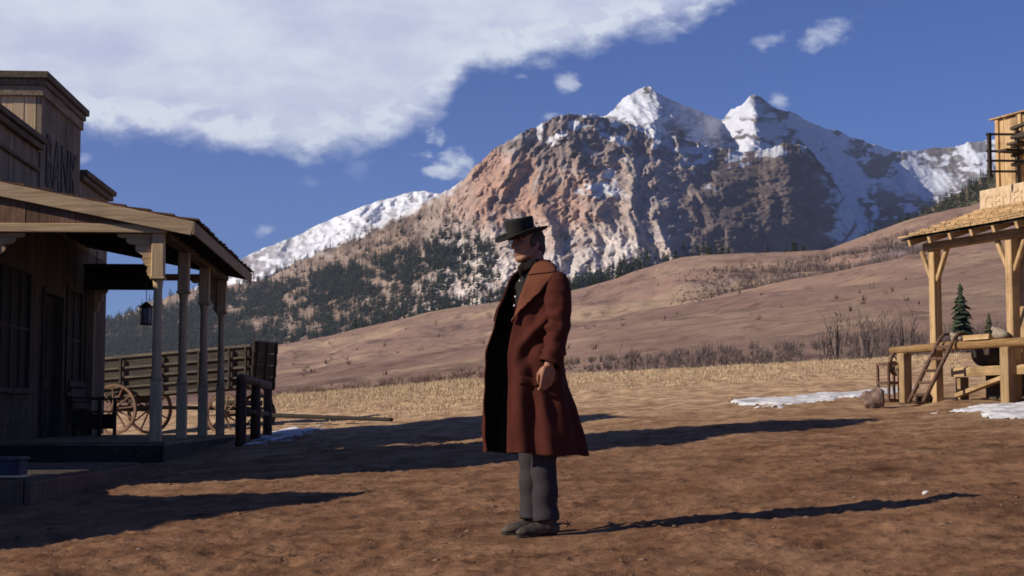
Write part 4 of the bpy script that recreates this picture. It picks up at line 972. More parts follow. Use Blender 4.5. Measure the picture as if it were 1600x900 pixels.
rng = np.random.default_rng(5)
Xm, Ymw, Zm, Um, Vm, Tm = M1
nrow, ncol = Um.shape
def m1_at(u, v):
    j = np.clip(((u + 260) / 2).round().astype(int), 0, ncol - 1); vb_, vc_ = Vm[0, j], Vm[329, j]
    i = np.clip(((v - vb_) / (vc_ - vb_) * 329).round().astype(int), 0, 329); return Xm[i, j], Ymw[i, j], Zm[i, j]
N = 60000
u = rng.uniform(120, 1110, N); crest_u = interp(u, CREST); vtop = interp(u, [(120, 505), (250, 484), (354, 457), (414, 446), (490, 427), (558, 408), (622, 393), (700, 367), (745, 372), (790, 404), (860, 430), (1000, 405), (1110, 380)])
v = crest_u + 6 - rng.random(N) * 190
cl = fbm(u / 26, v / 15, 4, 121); cl2 = fbm(u / 70, v / 40, 3, 123)
inband = sst(v, vtop - 8, vtop + 10); depth_ = (v - vtop)
den = inband * np.where(u < 560, .95, .65) * np.clip(.66 + cl * 1.9 + cl2 * .8, 0, 1)
den *= np.where((depth_ > 52) & (u > 420), .40, 1)
den = np.maximum(den, sst(v, crest_u - 17, crest_u - 4) * np.clip(.30 + cl * .9, 0, 1) * (u < 860)); den = np.maximum(den, .05 * sst(v, vtop - 55, vtop) * (u < 760) * (cl > -.1))
den = np.where(u > 780, sst(v, crest_u - 20, crest_u - 5) * np.clip(.55 + cl * 1.3, 0, 1) * (1 - .8 * sst(u, 1000, 1060)), den)
den = np.maximum(den, (u < 330) * inband * .8)
keep = rng.random(N) < den * np.where(u < 720, .95, .42)
u, v = u[keep], v[keep]; x, y, z = m1_at(u, v); pos = np.stack([x, y, z - .5], 1); hgt = 8 + 10 * rng.random(len(u)) ** 1.6 * np.where(v > interp(u, CREST) - 24, 1.15, 1)
# wooded ridge and far woods on the right
N2 = 2600; u2 = rng.uniform(1385, 1760, N2); jj = np.clip(((u2 - 1290) / 710 * 199).round().astype(int), 0, 199); ii = rng.integers(8, 90, N2)
k2 = rng.random(N2) < np.clip(.6 + fbm(Ur[ii, jj] / 24, Vr[ii, jj] / 20, 3, 125) * 1.6, .15, 1) * sst(90 - np.abs(ii - 40), 10, 40)
ii, jj = ii[k2], jj[k2]; pos2 = np.stack([Xr[ii, jj], Yr2[ii, jj], Zr[ii, jj] - .3], 1); h2 = rng.uniform(7, 13, len(ii))
# trees standing along the skyline of the brown hill
hx, hy, hz, hu, hv = HILL
ri = int(np.argmin(np.abs(Yh - 800)))
u3 = np.concatenate([rng.uniform(430, 800, 16), rng.uniform(865, 1010, 30), rng.uniform(1025, 1260, 26), rng.uniform(1350, 1440, 14)])
r3 = np.clip(ri + rng.integers(0, 14, len(u3)), 0, len(Yh) - 1); j3 = np.clip(((u3 + 450) / 2400 * 719).round().astype(int), 0, 719)
pos3 = np.stack([hx[r3, j3], hy[r3, j3], hz[r3, j3] - .4], 1); h3 = rng.uniform(4, 8.5, len(u3))
allpos = np.concatenate([pos, pos2, pos3]); allh = np.concatenate([hgt, h2, h3]); zone = np.concatenate([np.zeros(len(pos), int), np.ones(len(pos2), int), np.full(len(pos3), 2)])
uu = 800 + F * allpos[:, 0] / allpos[:, 1]
appar = allh / allpos[:, 1] * np.where((zone == 1) & (uu > 1540), .2, 1) * np.where((uu < 375) & (zone == 0), .8, 1) * np.where((uu > 750) & (uu < 890), .3, 1)
order = np.argsort(-appar); ind, rest = order[:290], order[290:]
me_k = []
for k, (V, T, I) in enumerate(KIND): me_k.append(np_mesh('pine_tree', V, T, False, mats=[bark_m, needle_m], fidx=I))
me_o = np_mesh('olive_pine_tree', *KIND[3][:2], False, mats=[bark_m, needle2_m], fidx=KIND[3][2])
LAB = {0: ('dark conifer in the scattered wood on the lower left mountain slope', 'conifers scattered on the mountain slope'),
       3: ('dark conifer at the mountain foot right of the standing man', 'conifers at the mountain foot'),
       1: ('olive conifer on the steep wooded ridge behind the pine store', 'conifers on the wooded ridge'),
       2: ('small dark conifer standing along the skyline of the brown hill', 'conifers along the hill skyline')}
for i in ind:
    zn = zone[i]; zn = 3 if zn == 0 and uu[i] > 800 else zn
    o = bpy.data.objects.new('pine_tree', me_o if zn == 1 else me_k[rng.integers(0, 6)]); COL.objects.link(o); o.location = allpos[i]; w_ = allh[i] * rng.uniform(1.15, 1.75); o.scale = (w_, w_, allh[i]); o.rotation_euler = (0, 0, rng.uniform(0, 6.28))
    tag(o, LAB[zn][0], 'tree', LAB[zn][1])
# small leafless trees above the forest edge
kb = (rng.random(N) < .035)
u4 = rng.uniform(430, 735, 900); v4 = interp(u4, [(250, 484), (354, 457), (414, 446), (490, 427), (558, 408), (622, 393), (700, 367), (745, 372)]) - rng.random(900) ** 1.4 * 52 + 4; k4 = fbm(u4 / 22, v4 / 12, 3, 127) > -.05; x4, y4, z4 = m1_at(u4[k4], v4[k4])
V, T, I = scatter(LOW, np.stack([x4, y4, z4 - .3], 1), rng.uniform(5, 10, len(x4)), rng.uniform(1, 1.8, len(x4)), rng)
o = link(bpy.data.objects.new('forest', np_mesh('forest', V, T, False, mats=[bark_m, scrub_m], fidx=I))); tag(o, 'sparse brown leafless trees above the conifer forest', 'forest', kind='stuff')
for zn, mt in ((0, needle_m), (1, needle2_m)):
    q = rest[(zone[rest] == zn) | ((zn == 0) & (zone[rest] == 2))]
    V, T, I = scatter(LOW, allpos[q], allh[q], rng.uniform(1.5, 2.3, len(q)), rng)
    o = link(bpy.data.objects.new('forest', np_mesh('forest', V, T, False, mats=[bark_m, mt], fidx=I)))
    tag(o, ['dark conifer forest covering the lower mountain', 'olive conifer forest on the ridge at right'][zn], 'forest', kind='stuff')

def hill_at(u, Y):
    i = np.clip(np.searchsorted(Yh, Y), 0, len(Yh) - 1); j = np.clip(((u + 450) / 2400 * 719).round().astype(int), 0, 719); return hx[i, j], hy[i, j], hz[i, j]
def twigs(base, h, nst, spread, w, rng, nsub=4):
    """bare branching shrub: thin tapering blades of wood"""
    V, T = [], []
    def blade(p, q, w0):
        d = q - p; s = np.array([d[1], -d[0], 0]) if abs(d[0]) + abs(d[1]) > 1e-6 else np.array([1., 0, 0]); a_ = rng.uniform(0, 6.28); s = np.array([math.cos(a_), math.sin(a_), 0]) * w0
        i = len(V); V.extend([p - s, p + s, q]); T.append((i, i + 1, i + 2))
    for k in range(nst):
        a = rng.uniform(0, 6.28); lean = rng.uniform(0, spread); L = h * rng.uniform(.6, 1.05); p = base + np.array([math.cos(a), math.sin(a), 0]) * rng.uniform(0, .25) * h
        q = p + np.array([math.cos(a) * lean, math.sin(a) * lean, 1.]) / math.sqrt(1 + lean * lean) * L; blade(p, q, w)
        for s_ in range(nsub):
            f = rng.uniform(.25, .9); b0 = p + (q - p) * f; a2 = rng.uniform(0, 6.28); l2 = L * rng.uniform(.18, .42)
            blade(b0, b0 + np.array([math.cos(a2) * .6, math.sin(a2) * .6, .85]) * l2, w * .55)
    return np.array(V), np.array(T)
def brush(name, us, Ys, hs, mat, label, nst, w, spread=.5, nsub=4, ground_fn=hill_at):
    Vs, Ts, n = [], [], 0; X, Y, Z = ground_fn(us, Ys)
    for x, y, z, h in zip(X, Y, Z, hs):
        V, T = twigs(np.array([x, y, z - .1]), h, nst, spread, w, rng, nsub); Vs.append(V); Ts.append(T + n); n += len(V)
    o = link(bpy.data.objects.new(name, np_mesh(name, np.concatenate(Vs), np.concatenate(Ts), False, mats=[mat]))); return tag(o, label, 'brush', kind='stuff')
nbr = 620; ub = rng.uniform(880, 1640, nbr); Yb_ = rng.uniform(92, 150, nbr)
hb = interp(ub, [(880, .7), (1000, 1.0), (1150, 1.4), (1240, 1.3), (1290, 1.1), (1330, 1.7), (1420, 1.9), (1500, 2.2), (1640, 2.2)]) * (.3 + .7 * rng.random(nbr) ** 1.5)
brush('brush', ub, Yb_, hb, twig_m, 'grey leafless thicket along the foot of the brown hill', 11, .030)
nbl = 520; ul = rng.uniform(380, 900, nbl); brush('scrub', ul, rng.uniform(90, 190, nbl), rng.uniform(.3, .9, nbl), scrub_m, 'low dry brown scrub at the foot of the hill', 9, .03, .9, 2)
nv_ = 1500; uv_ = rng.uniform(1030, 1480, nv_); Yv_ = rng.uniform(470, 640, nv_); brush('brush', uv_, Yv_, rng.uniform(1.2, 3.4, nv_) * sst(uv_, 1000, 1200), twig_m, 'band of grey leafless brush in the fold of the hill', 6, .10, .8, 2)
nw_ = 160; brush('scrub', rng.uniform(420, 1500, nw_), rng.uniform(200, 780, nw_), rng.uniform(.6, 1.6, nw_), scrub_m, 'scattered dark tufts over the brown hillside', 7, .10, 1.0, 1)
# single bare trees and small conifers one can tell apart beyond the field
def bare_tree(u, Y, h, label):
    x, y, z = [float(a) for a in hill_at(np.array([u]), np.array([Y]))] if Y > 90 else (*P(u, 650, Y)[:2], gz(*P(u, 650, Y)[:2]))
    tr_ = thing('bare_tree', label, 'tree', (x, y, z - .1), 0, 'leafless trees at the edge of the field')
    m = MB(); m.tube([(0, 0, 0), (.03 * h, .0, .4 * h), (.0, .02 * h, .8 * h)], [.022 * h, .014 * h, .005 * h], 6, 1); m.build('trunk', bark_m, tr_, True)
    V, T = twigs(np.array([0, 0, h * .15]), h * .85, 16, .35, .012 * h, rng, 7); link(bpy.data.objects.new('crown', np_mesh('crown', V, T, False, mats=[twig_m])), tr_)
for (u_, Y_, h_, lb) in [(1355, 100, 3.6, 'tallest dark bare tree in the thicket left of the pine store'), (1308, 104, 3.3, 'narrow bare tree at the left end of the tall thicket'), (1382, 103, 3.2, 'bare tree close to the left corner of the pine store'),
                         (1410, 108, 3.6, 'bare tree right behind the eave end of the pine store porch'), (986, 100, 2.3, 'small bare tree just right of the standing man'), (1292, 112, 2.2, 'stubby dark bare tree where the low thicket ends')]:
    bare_tree(u_, Y_, h_, lb)
for (u_, Y_, h_, k, lb) in [(1503, 104, 5.0, 0, 'dark green young conifer seen between the posts of the pine store'), (1546, 112, 2.9, 4, 'bushy dull green conifer beside the nearest porch post')]:
    x, y, z = [float(a[0]) for a in hill_at(np.array([u_]), np.array([Y_]))]
    tr_ = thing('pine_tree', lb, 'tree', (x, y, z - .1)); V, T, I = conifer(400 + k, 24, 9, .23); f = I == 1
    link(bpy.data.objects.new('crown', np_mesh('crown', V * h_, T[f], False, mats=[needle2_m if k else needle_m])), tr_); link(bpy.data.objects.new('trunk', np_mesh('trunk', V * h_ * (1, 1, .98), T[~f], False, mats=[bark_m])), tr_)

# dry grass along the far side of the field
ng = 150000
gx_u = rng.uniform(330, 1500, ng); gy = 36 + (76 - 36) * rng.random(ng) ** .6
gx = (gx_u - 800) / F * gy; pn = fbm(gx / 5, gy / 5, 4, 131)
lush = sst(gx_u, 1000, 700) * .85 + .15
prob = np.clip(sst(gy + pn * 22, 46, 62) * (.35 + .65 * lush) + (pn > .18) * .35 * lush, 0, 1); k = rng.random(ng) < prob; gx, gy, gx_u, pn = gx[k], gy[k], gx_u[k], pn[k]
hh = .04 + .17 * rng.random(len(gx)) ** 1.7 * (.45 + .75 * sst(gy, 52, 70) * (.35 + .65 * sst(gx_u, 1050, 700))); ww = rng.uniform(.007, .02, len(gx))
a = rng.uniform(0, 6.28, len(gx)); ln = rng.uniform(0, .6, len(gx)) * hh; a2 = rng.uniform(0, 6.28, len(gx)); zz = gbase(gx, gy) + gnoise(gx, gy) - .02
V = np.stack([np.stack([gx - np.cos(a) * ww, gy - np.sin(a) * ww, zz], 1), np.stack([gx + np.cos(a) * ww, gy + np.sin(a) * ww, zz], 1), np.stack([gx + np.cos(a2) * ln, gy + np.sin(a2) * ln, zz + hh], 1)], 1).reshape(-1, 3)
o = link(bpy.data.objects.new('dry_grass', np_mesh('dry_grass', V, np.arange(len(V)).reshape(-1, 3), False, mats=[straw_m]))); tag(o, 'tall dry yellow grass across the far field', 'grass', kind='stuff')

# clods, pebbles and straw scraps trampled into the street
nc_ = 9000; cy = 7.5 * (40 / 7.5) ** rng.random(nc_); cx = rng.uniform(-.36, .36, nc_) * cy
sz = np.minimum(rng.pareto(3.0, nc_) * .005 + .003, .026); pat = fbm(cx * .8, cy * .5, 3, 141); kk = rng.random(nc_) < np.clip(.45 + pat * 1.8, .05, 1); cx, cy, sz = cx[kk], cy[kk], sz[kk]
oct_ = np.array([(1, 0, 0), (-1, 0, 0), (0, 1, 0), (0, -1, 0), (0, 0, 1), (.6, .6, .55), (-.6, .6, .5), (.6, -.6, .5), (-.6, -.6, .6)]); of = np.array([(4, 5, 6), (4, 7, 5), (4, 6, 8), (4, 8, 7), (5, 0, 2), (0, 5, 7), (6, 2, 1), (5, 2, 6), (8, 1, 3), (6, 1, 8), (7, 3, 0), (8, 3, 7)])
V = oct_[None] * sz[:, None, None] * rng.uniform(.55, 1.3, (len(cx), 9, 3)) * np.array([1.3, 1, .7]) + np.stack([cx, cy, gbase(cx, cy) + gnoise(cx, cy)], 1)[:, None]
T = (of[None] + (np.arange(len(cx)) * 9)[:, None, None]).reshape(-1, 3)
o = link(bpy.data.objects.new('clods', np_mesh('clods', V.reshape(-1, 3), T, False, mats=[clod_m]))); tag(o, 'clods of dirt and pebbles scattered over the street', 'dirt clods', kind='stuff')
wx, wy, wz = ghit(1447, 778); m = MB(); m.ball((0, 0, .012), (.028, .02, .018), 8, 6); sc_ = m.build('pebble', snow_patch_m, None); sc_.location = (wx, wy, wz + .02); tag(sc_, 'tiny white pebble beside the tip of the man\'s shadow', 'pebble')

# ------------------------------------------------------------------ the man in the long brown coat
MX, MY = P(840, 840, 10)[0], 10.0; MZ = gz(MX, MY)
man = thing('person', 'man in a long brown wool coat and black flat-topped hat standing in the dirt street', 'person', (MX, MY, MZ))
def px(u): return (u - 840) / 253.7
def pz(v): return .75 + (650 - v) / 253.7 - MZ
fT = Vector((-math.cos(math.radians(35)), -math.sin(math.radians(35)), 0)); sT = Vector((-fT.y, fT.x, 0))   # chest faces left and a little towards us; his left side is near
fH = Vector((-math.cos(math.radians(31)), -math.sin(math.radians(31)), 0)); sH = Vector((-fH.y, fH.x, 0))
skin_m, t, b = material('sunburnt_skin', .55); tcx = t.new('ShaderNodeTexCoord'); t.put(b.inputs['Base Color'], t.mix(t.noise(tcx.outputs['Object'], 26, 5), c4((.23, .098, .056)), c4((.40, .195, .115)))); b.inputs['Subsurface Weight'].default_value = .08; b.inputs['Subsurface Radius'].default_value = (.01, .004, .002)
def cloth(name, c1, c2, rough=.95, sc=60, stripe=None):
    m, t, b = material(name, rough); b.inputs['Specular IOR Level'].default_value = .12; tc = t.new('ShaderNodeTexCoord')
    n = t.noise(tc.outputs['Object'], sc, 5, .7); n_ = t.noise(tc.outputs['Object'], 5, 5, .6)
    c = t.mix(t.math('ADD', t.math('MULTIPLY', n, .5), t.math('MULTIPLY', n_, .5)), c4(c1), c4(c2))
    if stripe:
        w = t.new('ShaderNodeTexWave', wave_type='BANDS', bands_direction='X'); w.inputs['Scale'].default_value = 30; w.inputs['Distortion'].default_value = .6; t.l.new(tc.outputs['Object'], w.inputs[0])
        c = t.mix(t.math('MULTIPLY', t.ss(w.outputs[1], .8, .95), .45), c, c4(stripe))
    t.put(b.inputs['Base Color'], c); bump(t, b, t.math('ADD', n, t.math('MULTIPLY', n_, .6)), .5, .004); return m
coat_m = cloth('brown_wool', (.037, .0088, .006), (.102, .027, .0175)); lapel_m = cloth('sun_toned_brown_wool', (.095, .031, .016), (.175, .062, .034)); lining_m = cloth('black_lining', (.010, .008, .008), (.02, .016, .015))  # near lapel and collar wool lightened: sunlight put into the colour
trouser_m = cloth('grey_striped_trousers', (.026, .021, .023), (.058, .049, .052), stripe=(.04, .037, .04)); shirt_m = cloth('black_shirt', (.012, .011, .011), (.028, .025, .024)); felt_m = cloth('black_felt', (.014, .013, .012), (.034, .031, .027), .8, 90); scarf_m = cloth('dark_neckerchief', (.010, .007, .007), (.022, .015, .014))
boot_m = plain('dusty_boot_leather', (.026, .020, .017), (.10, .076, .060), 12, .6, .25, .004); hair_m = plain('brown_grey_hair', (.035, .024, .016), (.10, .07, .05), 60, .7, .6, .004); silver_m = plain('silver', (.6, .58, .55), (.75, .73, .7), 30, .3, 0, metal=.9); button_m = plain('white_buttons', (.75, .72, .68), (.85, .82, .78), 30, .4, 0); sole_m = plain('boot_sole', (.02, .016, .014), (.05, .04, .034), 20)

hc = Vector((px(826.5), -.01, pz(378)))             # middle of the head
def H(f, s, z): return hc + fH * f + sH * s + Vector((0, 0, z))
Rh = Matrix((fH, sH, (0, 0, 1))).transposed()
m = MB()
m.ball(H(-.004, 0, .018), (.093, .077, .092), 22, 14, Rh); m.ball(H(.030, 0, -.045), (.066, .060, .078), 18, 12, Rh); m.ball(H(.066, 0, -.108), (.027, .030, .024), 12, 8, Rh)
m.tube([H(.035, .042, -.085), H(.062, .022, -.108), H(.062, -.022, -.108), H(.035, -.042, -.085)], [.022, .02, .02, .022], 8)
m.tube([H(-.012, .058, -.045), H(.035, .045, -.09)], [.022, .022], 8); m.tube([H(-.012, -.058, -.045), H(.035, -.045, -.09)], [.022, .022], 8)
m.tube([H(.092, 0, .012), H(.106, 0, -.015), H(.116, 0, -.038)], [.010, .013, .016], 8); m.ball(H(.100, .013, -.040), (.014, .009, .009)); m.ball(H(.100, -.013, -.040), (.014, .009, .009))
m.tube([H(.070, .045, .020), H(.088, .022, .024), H(.092, 0, .018), H(.088, -.022, .024), H(.070, -.045, .020)], [.012, .014, .012, .014, .012], 8)
m.tube([H(.074, .024, -.070), H(.092, .008, -.066), H(.092, -.008, -.066), H(.074, -.024, -.070)], [.007, .009, .009, .007], 8); m.tube([H(.073, .022, -.080), H(.090, 0, -.080), H(.073, -.022, -.080)], [.007, .010, .007], 8)
m.ball(H(.058, .042, -.022), (.030, .022, .022), 10, 8, Rh); m.ball(H(.058, -.042, -.022), (.030, .022, .022), 10, 8, Rh)
for s in (-1, 1): m.ball(H(-.018, s * .074, -.014), (.016, .008, .029), 10, 8, Rh); m.ball(H(-.012, s * .076, -.036), (.010, .008, .012), 8, 6, Rh)
m.tube([H(-.03, 0, -.06), Vector((px(838), 0, pz(425))), Vector((px(842), .01, pz(450)))], [.062, .062, .085], 14)
def Tp(f, s, z): return Vector((.01, 0, 0)) + fT * f + sT * s + Vector((0, 0, z))
Rt = Matrix((fT, sT, (0, 0, 1))).transposed()
for z, rf, rs in ((1.50, .088, .15), (1.40, .104, .152), (1.28, .098, .140), (1.16, .092, .130), (1.04, .094, .132), (.95, .10, .142)): m.ball(Tp(0, 0, z), (rf, rs, .12), 18, 10, Rt)
m.tube([Tp(0, -.16, 1.53), Tp(-.01, 0, 1.57), Tp(0, .16, 1.53)], [.06, .075, .06], 12)
sho, elb, wri = Vector((.118, -.165, 1.525)), Vector((.134, -.222, 1.27)), Vector((.070, -.270, 1.045))
m.tube([Tp(0, .14, 1.53), sho, elb], [.055, .055, .043], 12); m.tube([elb, wri, wri + Vector((-.008, -.004, -.03))], [.043, .030, .029], 12)
sho2, elb2, wri2 = Vector((-.10, .165, 1.525)), Vector((-.055, .225, 1.27)), Vector((-.075, .245, 1.03)); m.tube([Tp(0, -.14, 1.53), sho2, elb2, wri2], [.055, .055, .043, .030], 12)
def hand(w, across, down, inward, m, curl=1.0):
    """palm, four unequal bent fingers and a thumb; across points from little finger to index"""
    kn = w + down * .095
    for k, (off, l1, l2, l3, r) in enumerate(((.036, .046, .028, .021, .0098), (.013, .050, .031, .022, .0100), (-.011, .046, .028, .021, .0096), (-.033, .036, .022, .018, .0086))):
        k0 = kn + across * off - down * (.004 * abs(k - 1)) + inward * (.004 * k); m.tube([w + across * off * .55 + down * .01, w + across * off * .85 + down * .05, k0], [.018, .0165, .0118], 10)
        a1, a2, a3 = [math.radians(x * curl) for x in (18 + 4 * k, 62 + 5 * k, 112 + 5 * k)]; d = lambda a: down * math.cos(a) + inward * math.sin(a)
        p1 = k0 + d(a1) * l1; p2 = p1 + d(a2) * l2; p3 = p2 + d(a3) * l3; m.tube([k0, p1, p2, p3], [r * 1.08, r, r * .95, r * .8], 10); m.ball(k0, r * 1.2, 8, 6); m.ball(p1, r * 1.08, 8, 6)
    t0 = w + across * .026 + down * .022 + inward * .012; t1 = t0 + across * .022 + down * .034 + inward * .020; t2 = t1 + down * .034 + inward * .014 - across * .004; t3 = t2 + down * .024 + inward * .010 - across * .010
    m.tube([t0, t1, t2, t3], [.019, .0145, .0115, .0088], 10)
hand(wri + Vector((-.008, -.004, -.02)), Vector((-.93, -.33, .0)).normalized(), Vector((-.07, -.04, -1)).normalized(), Vector((-.28, .93, 0)).normalized(), m)
hand(wri2 + Vector((0, 0, -.02)), Vector((-.8, .55, 0)).normalized(), Vector((-.05, 0, -1)).normalized(), Vector((-.5, -.85, 0)).normalized(), m)
hipN, kneN, ankN = Vector((.045, -.085, .93)), Vector((.035, -.115, .50)), Vector((.060, -.105, .09)); hipF, kneF, ankF = Vector((-.02, .08, .93)), Vector((-.035, .075, .50)), Vector((-.022, .07, .09))
fdN = Vector((-.96, -.28, 0)).normalized(); fdF = Vector((-.98, -.14, 0)).normalized()
for a, k, n_, fd in ((hipN, kneN, ankN, fdN), (hipF, kneF, ankF, fdF)): m.tube([a + Vector((0, 0, .04)), a, k, n_, n_ - Vector((0, 0, .05))], [.09, .088, .055, .042, .042], 12); m.tube([n_ - fd * .04 - Vector((0, 0, .045)), n_ + fd * .07 - Vector((0, 0, .045)), n_ + fd * .16 - Vector((0, 0, .055))], [.032, .036, .022], 10)
fused(m, 'body', skin_m, man, .0052, 2)
for s in (-1, 1): m = MB(); m.ball(H(.081, s * .033, .001), .0115, 10, 8); m.build('eye', plain('eyeball', (.12, .10, .09), (.2, .17, .15), 20, .3, 0), man, True)
m = MB()
m.ball(H(-.016, 0, .012), (.094, .083, .090), 18, 12, Rh); m.ball(H(-.072, 0, -.035), (.036, .064, .065), 16, 10, Rh); m.ball(H(-.062, 0, -.075), (.036, .056, .036), 12, 8, Rh)
for s in (-1, 1): m.tube([H(.012, s * .073, .02), H(.010, s * .073, -.032)], [.011, .007], 8)
fused(m, 'hair', hair_m, man, .007, 2)

# hat: tipped forward, flat telescope crown, broad brim curling up at the sides and back
ht = bpy.data.objects.new('hat', None); link(ht, man); ht.location = Vector((px(816), -.01, pz(368.5)))
tilt = math.radians(13.5); fx = (fH * math.cos(tilt) - Vector((0, 0, math.sin(tilt)))); zx = sH.cross(fx) * -1 if sH.cross(fx).z < 0 else sH.cross(fx)
Rm = Matrix((fx, sH, zx)).transposed()
n = 48
def ring(rf, rs, zf): return [Rm @ Vector((rf * math.cos(2 * math.pi * k / n), rs * math.sin(2 * math.pi * k / n), zf(2 * math.pi * k / n))) for k in range(n)]
def rings_mesh(rs_, close=False):
    m = MB(); vs = sum(rs_, []); fs = [(i * n + k, i * n + (k + 1) % n, (i + 1) * n + (k + 1) % n, (i + 1) * n + k) for i in range(len(rs_) - 1) for k in range(n)]
    if close: fs.append(tuple(range((len(rs_) - 1) * n, len(rs_) * n)))
    m.add(vs, fs, 1); return m
dent = lambda a: .0
cr = [ring(.090, .079, lambda a: -.012), ring(.091, .080, lambda a: .0), ring(.0915, .081, lambda a: .05), ring(.0935, .083, lambda a: .094 + .004 * math.cos(a)), ring(.0935, .083, lambda a: .104 + .003 * math.cos(a)), ring(.089, .0785, lambda a: .112), ring(.081, .071, lambda a: .1135), ring(.074, .064, lambda a: .107), ring(.03, .025, lambda a: .106), ring(.004, .004, lambda a: .106)]
rings_mesh(cr, True).build('crown', felt_m, ht, True)
def curl(r): return lambda a: (-.012 * r * max(0, math.cos(a)) ** 2 + .030 * r * r * abs(math.sin(a)) ** 2 + .020 * r * r * max(0, -math.cos(a)) ** 2)
brim_rings = [ring(.088 + .090 * q, .077 + .080 * q, curl(q)) for q in (0, .15, .35, .55, .75, .9, 1.0)]
brim_rings[-1] = [p + Vector((0, 0, .004)) for p in brim_rings[-1]]
o = rings_mesh(brim_rings).build('brim', felt_m, ht, True); sm = o.modifiers.new('solidify', 'SOLIDIFY'); sm.thickness = .0055
rings_mesh([ring(.0925, .0815, lambda a: .001), ring(.0935, .0825, lambda a: .003), ring(.0940, .083, lambda a: .022), ring(.0925, .0815, lambda a: .024)]).build('hat_band', shirt_m, ht, True)

# shirt, neckerchief, buttons, belt
m = MB()
for z, rf, rs in ((1.53, .100, .165), (1.44, .126, .182), (1.34, .128, .176), (1.22, .120, .160), (1.12, .114, .153), (1.02, .116, .155)): m.ball(Tp(.004, 0, z), (rf, rs, .11), 20, 10, Rt)
m.tube([Vector((px(834), -.004, pz(418))), Vector((px(838), 0, pz(440)))], [.068, .10], 14)
m.tube([Tp(0, -.12, 1.53), sho2 + Vector((.01, -.01, 0)), elb2], [.075, .070, .06], 14); m.tube([Tp(0, .12, 1.53), sho + Vector((-.01, .01, 0)), elb], [.075, .068, .055], 14)
shirt = fused(m, 'shirt', shirt_m, man, .012, 2)
m = MB(); ncv = Vector((px(833), -.006, pz(411)))
for k in range(3): m.tube([ncv + Vector((.062 * math.cos(a) + .01 * k * fH.x, .062 * math.sin(a) + .01 * k * fH.y, -.018 * k + .012 * math.cos(a))) for a in np.linspace(0, 6.2832, 20)], .016, 8)
m.tube([ncv + fT * .06, ncv + fT * .085 + Vector((0, 0, -.04)), ncv + fT * .09 + Vector((0, 0, -.09))], [.022, .03, .008], 8)
fused(m, 'neckerchief', scarf_m, man, .007, 2)
def chest(u, v, push=0.0):
    """point on the shirt front under photo pixel (u, v)"""
    z = pz(v); x = px(u) - .01; rf = float(lin(z, [(1.02, .112), (1.12, .113), (1.3, .126), (1.44, .123), (1.53, .10), (1.64, .07)])); rs = rf * 1.38
    best = None
    for a in np.linspace(-1.5, 1.5, 121):
        p = Tp(rf * math.cos(a), rs * math.sin(a), z)
        if best is None or abs(p.x - .01 - x) < best[0]: best = (abs(p.x - .01 - x), p)
    return best[1] + fT * push
for (u_, v_) in ((808, 438), (806, 463), (804, 477)):
    m = MB(); m.ball(chest(u_, v_, .012), (.007, .007, .007), 10, 6); m.build('button', button_m, shirt, True)
m = MB(); m.tube([Tp(.135 * math.cos(a), .178 * math.sin(a), 1.115 - .012) for a in np.linspace(-3.1416, 3.1416, 28)], .02, 8, sy=1.0); belt = m.build('belt', boot_m, man, True)
m = MB(); c_ = chest(793, 545, .035); m.tube([c_ + sT * -.026 + Vector((0, 0, .02)), c_ + sT * .026 + Vector((0, 0, .02)), c_ + sT * .026 - Vector((0, 0, .02)), c_ - sT * .026 - Vector((0, 0, .02)), c_ + sT * -.026 + Vector((0, 0, .02))], .006, 6); m.ball(c_ + Vector((0, 0, .038)), .009, 8, 6); m.build('buckle', silver_m, belt, True)

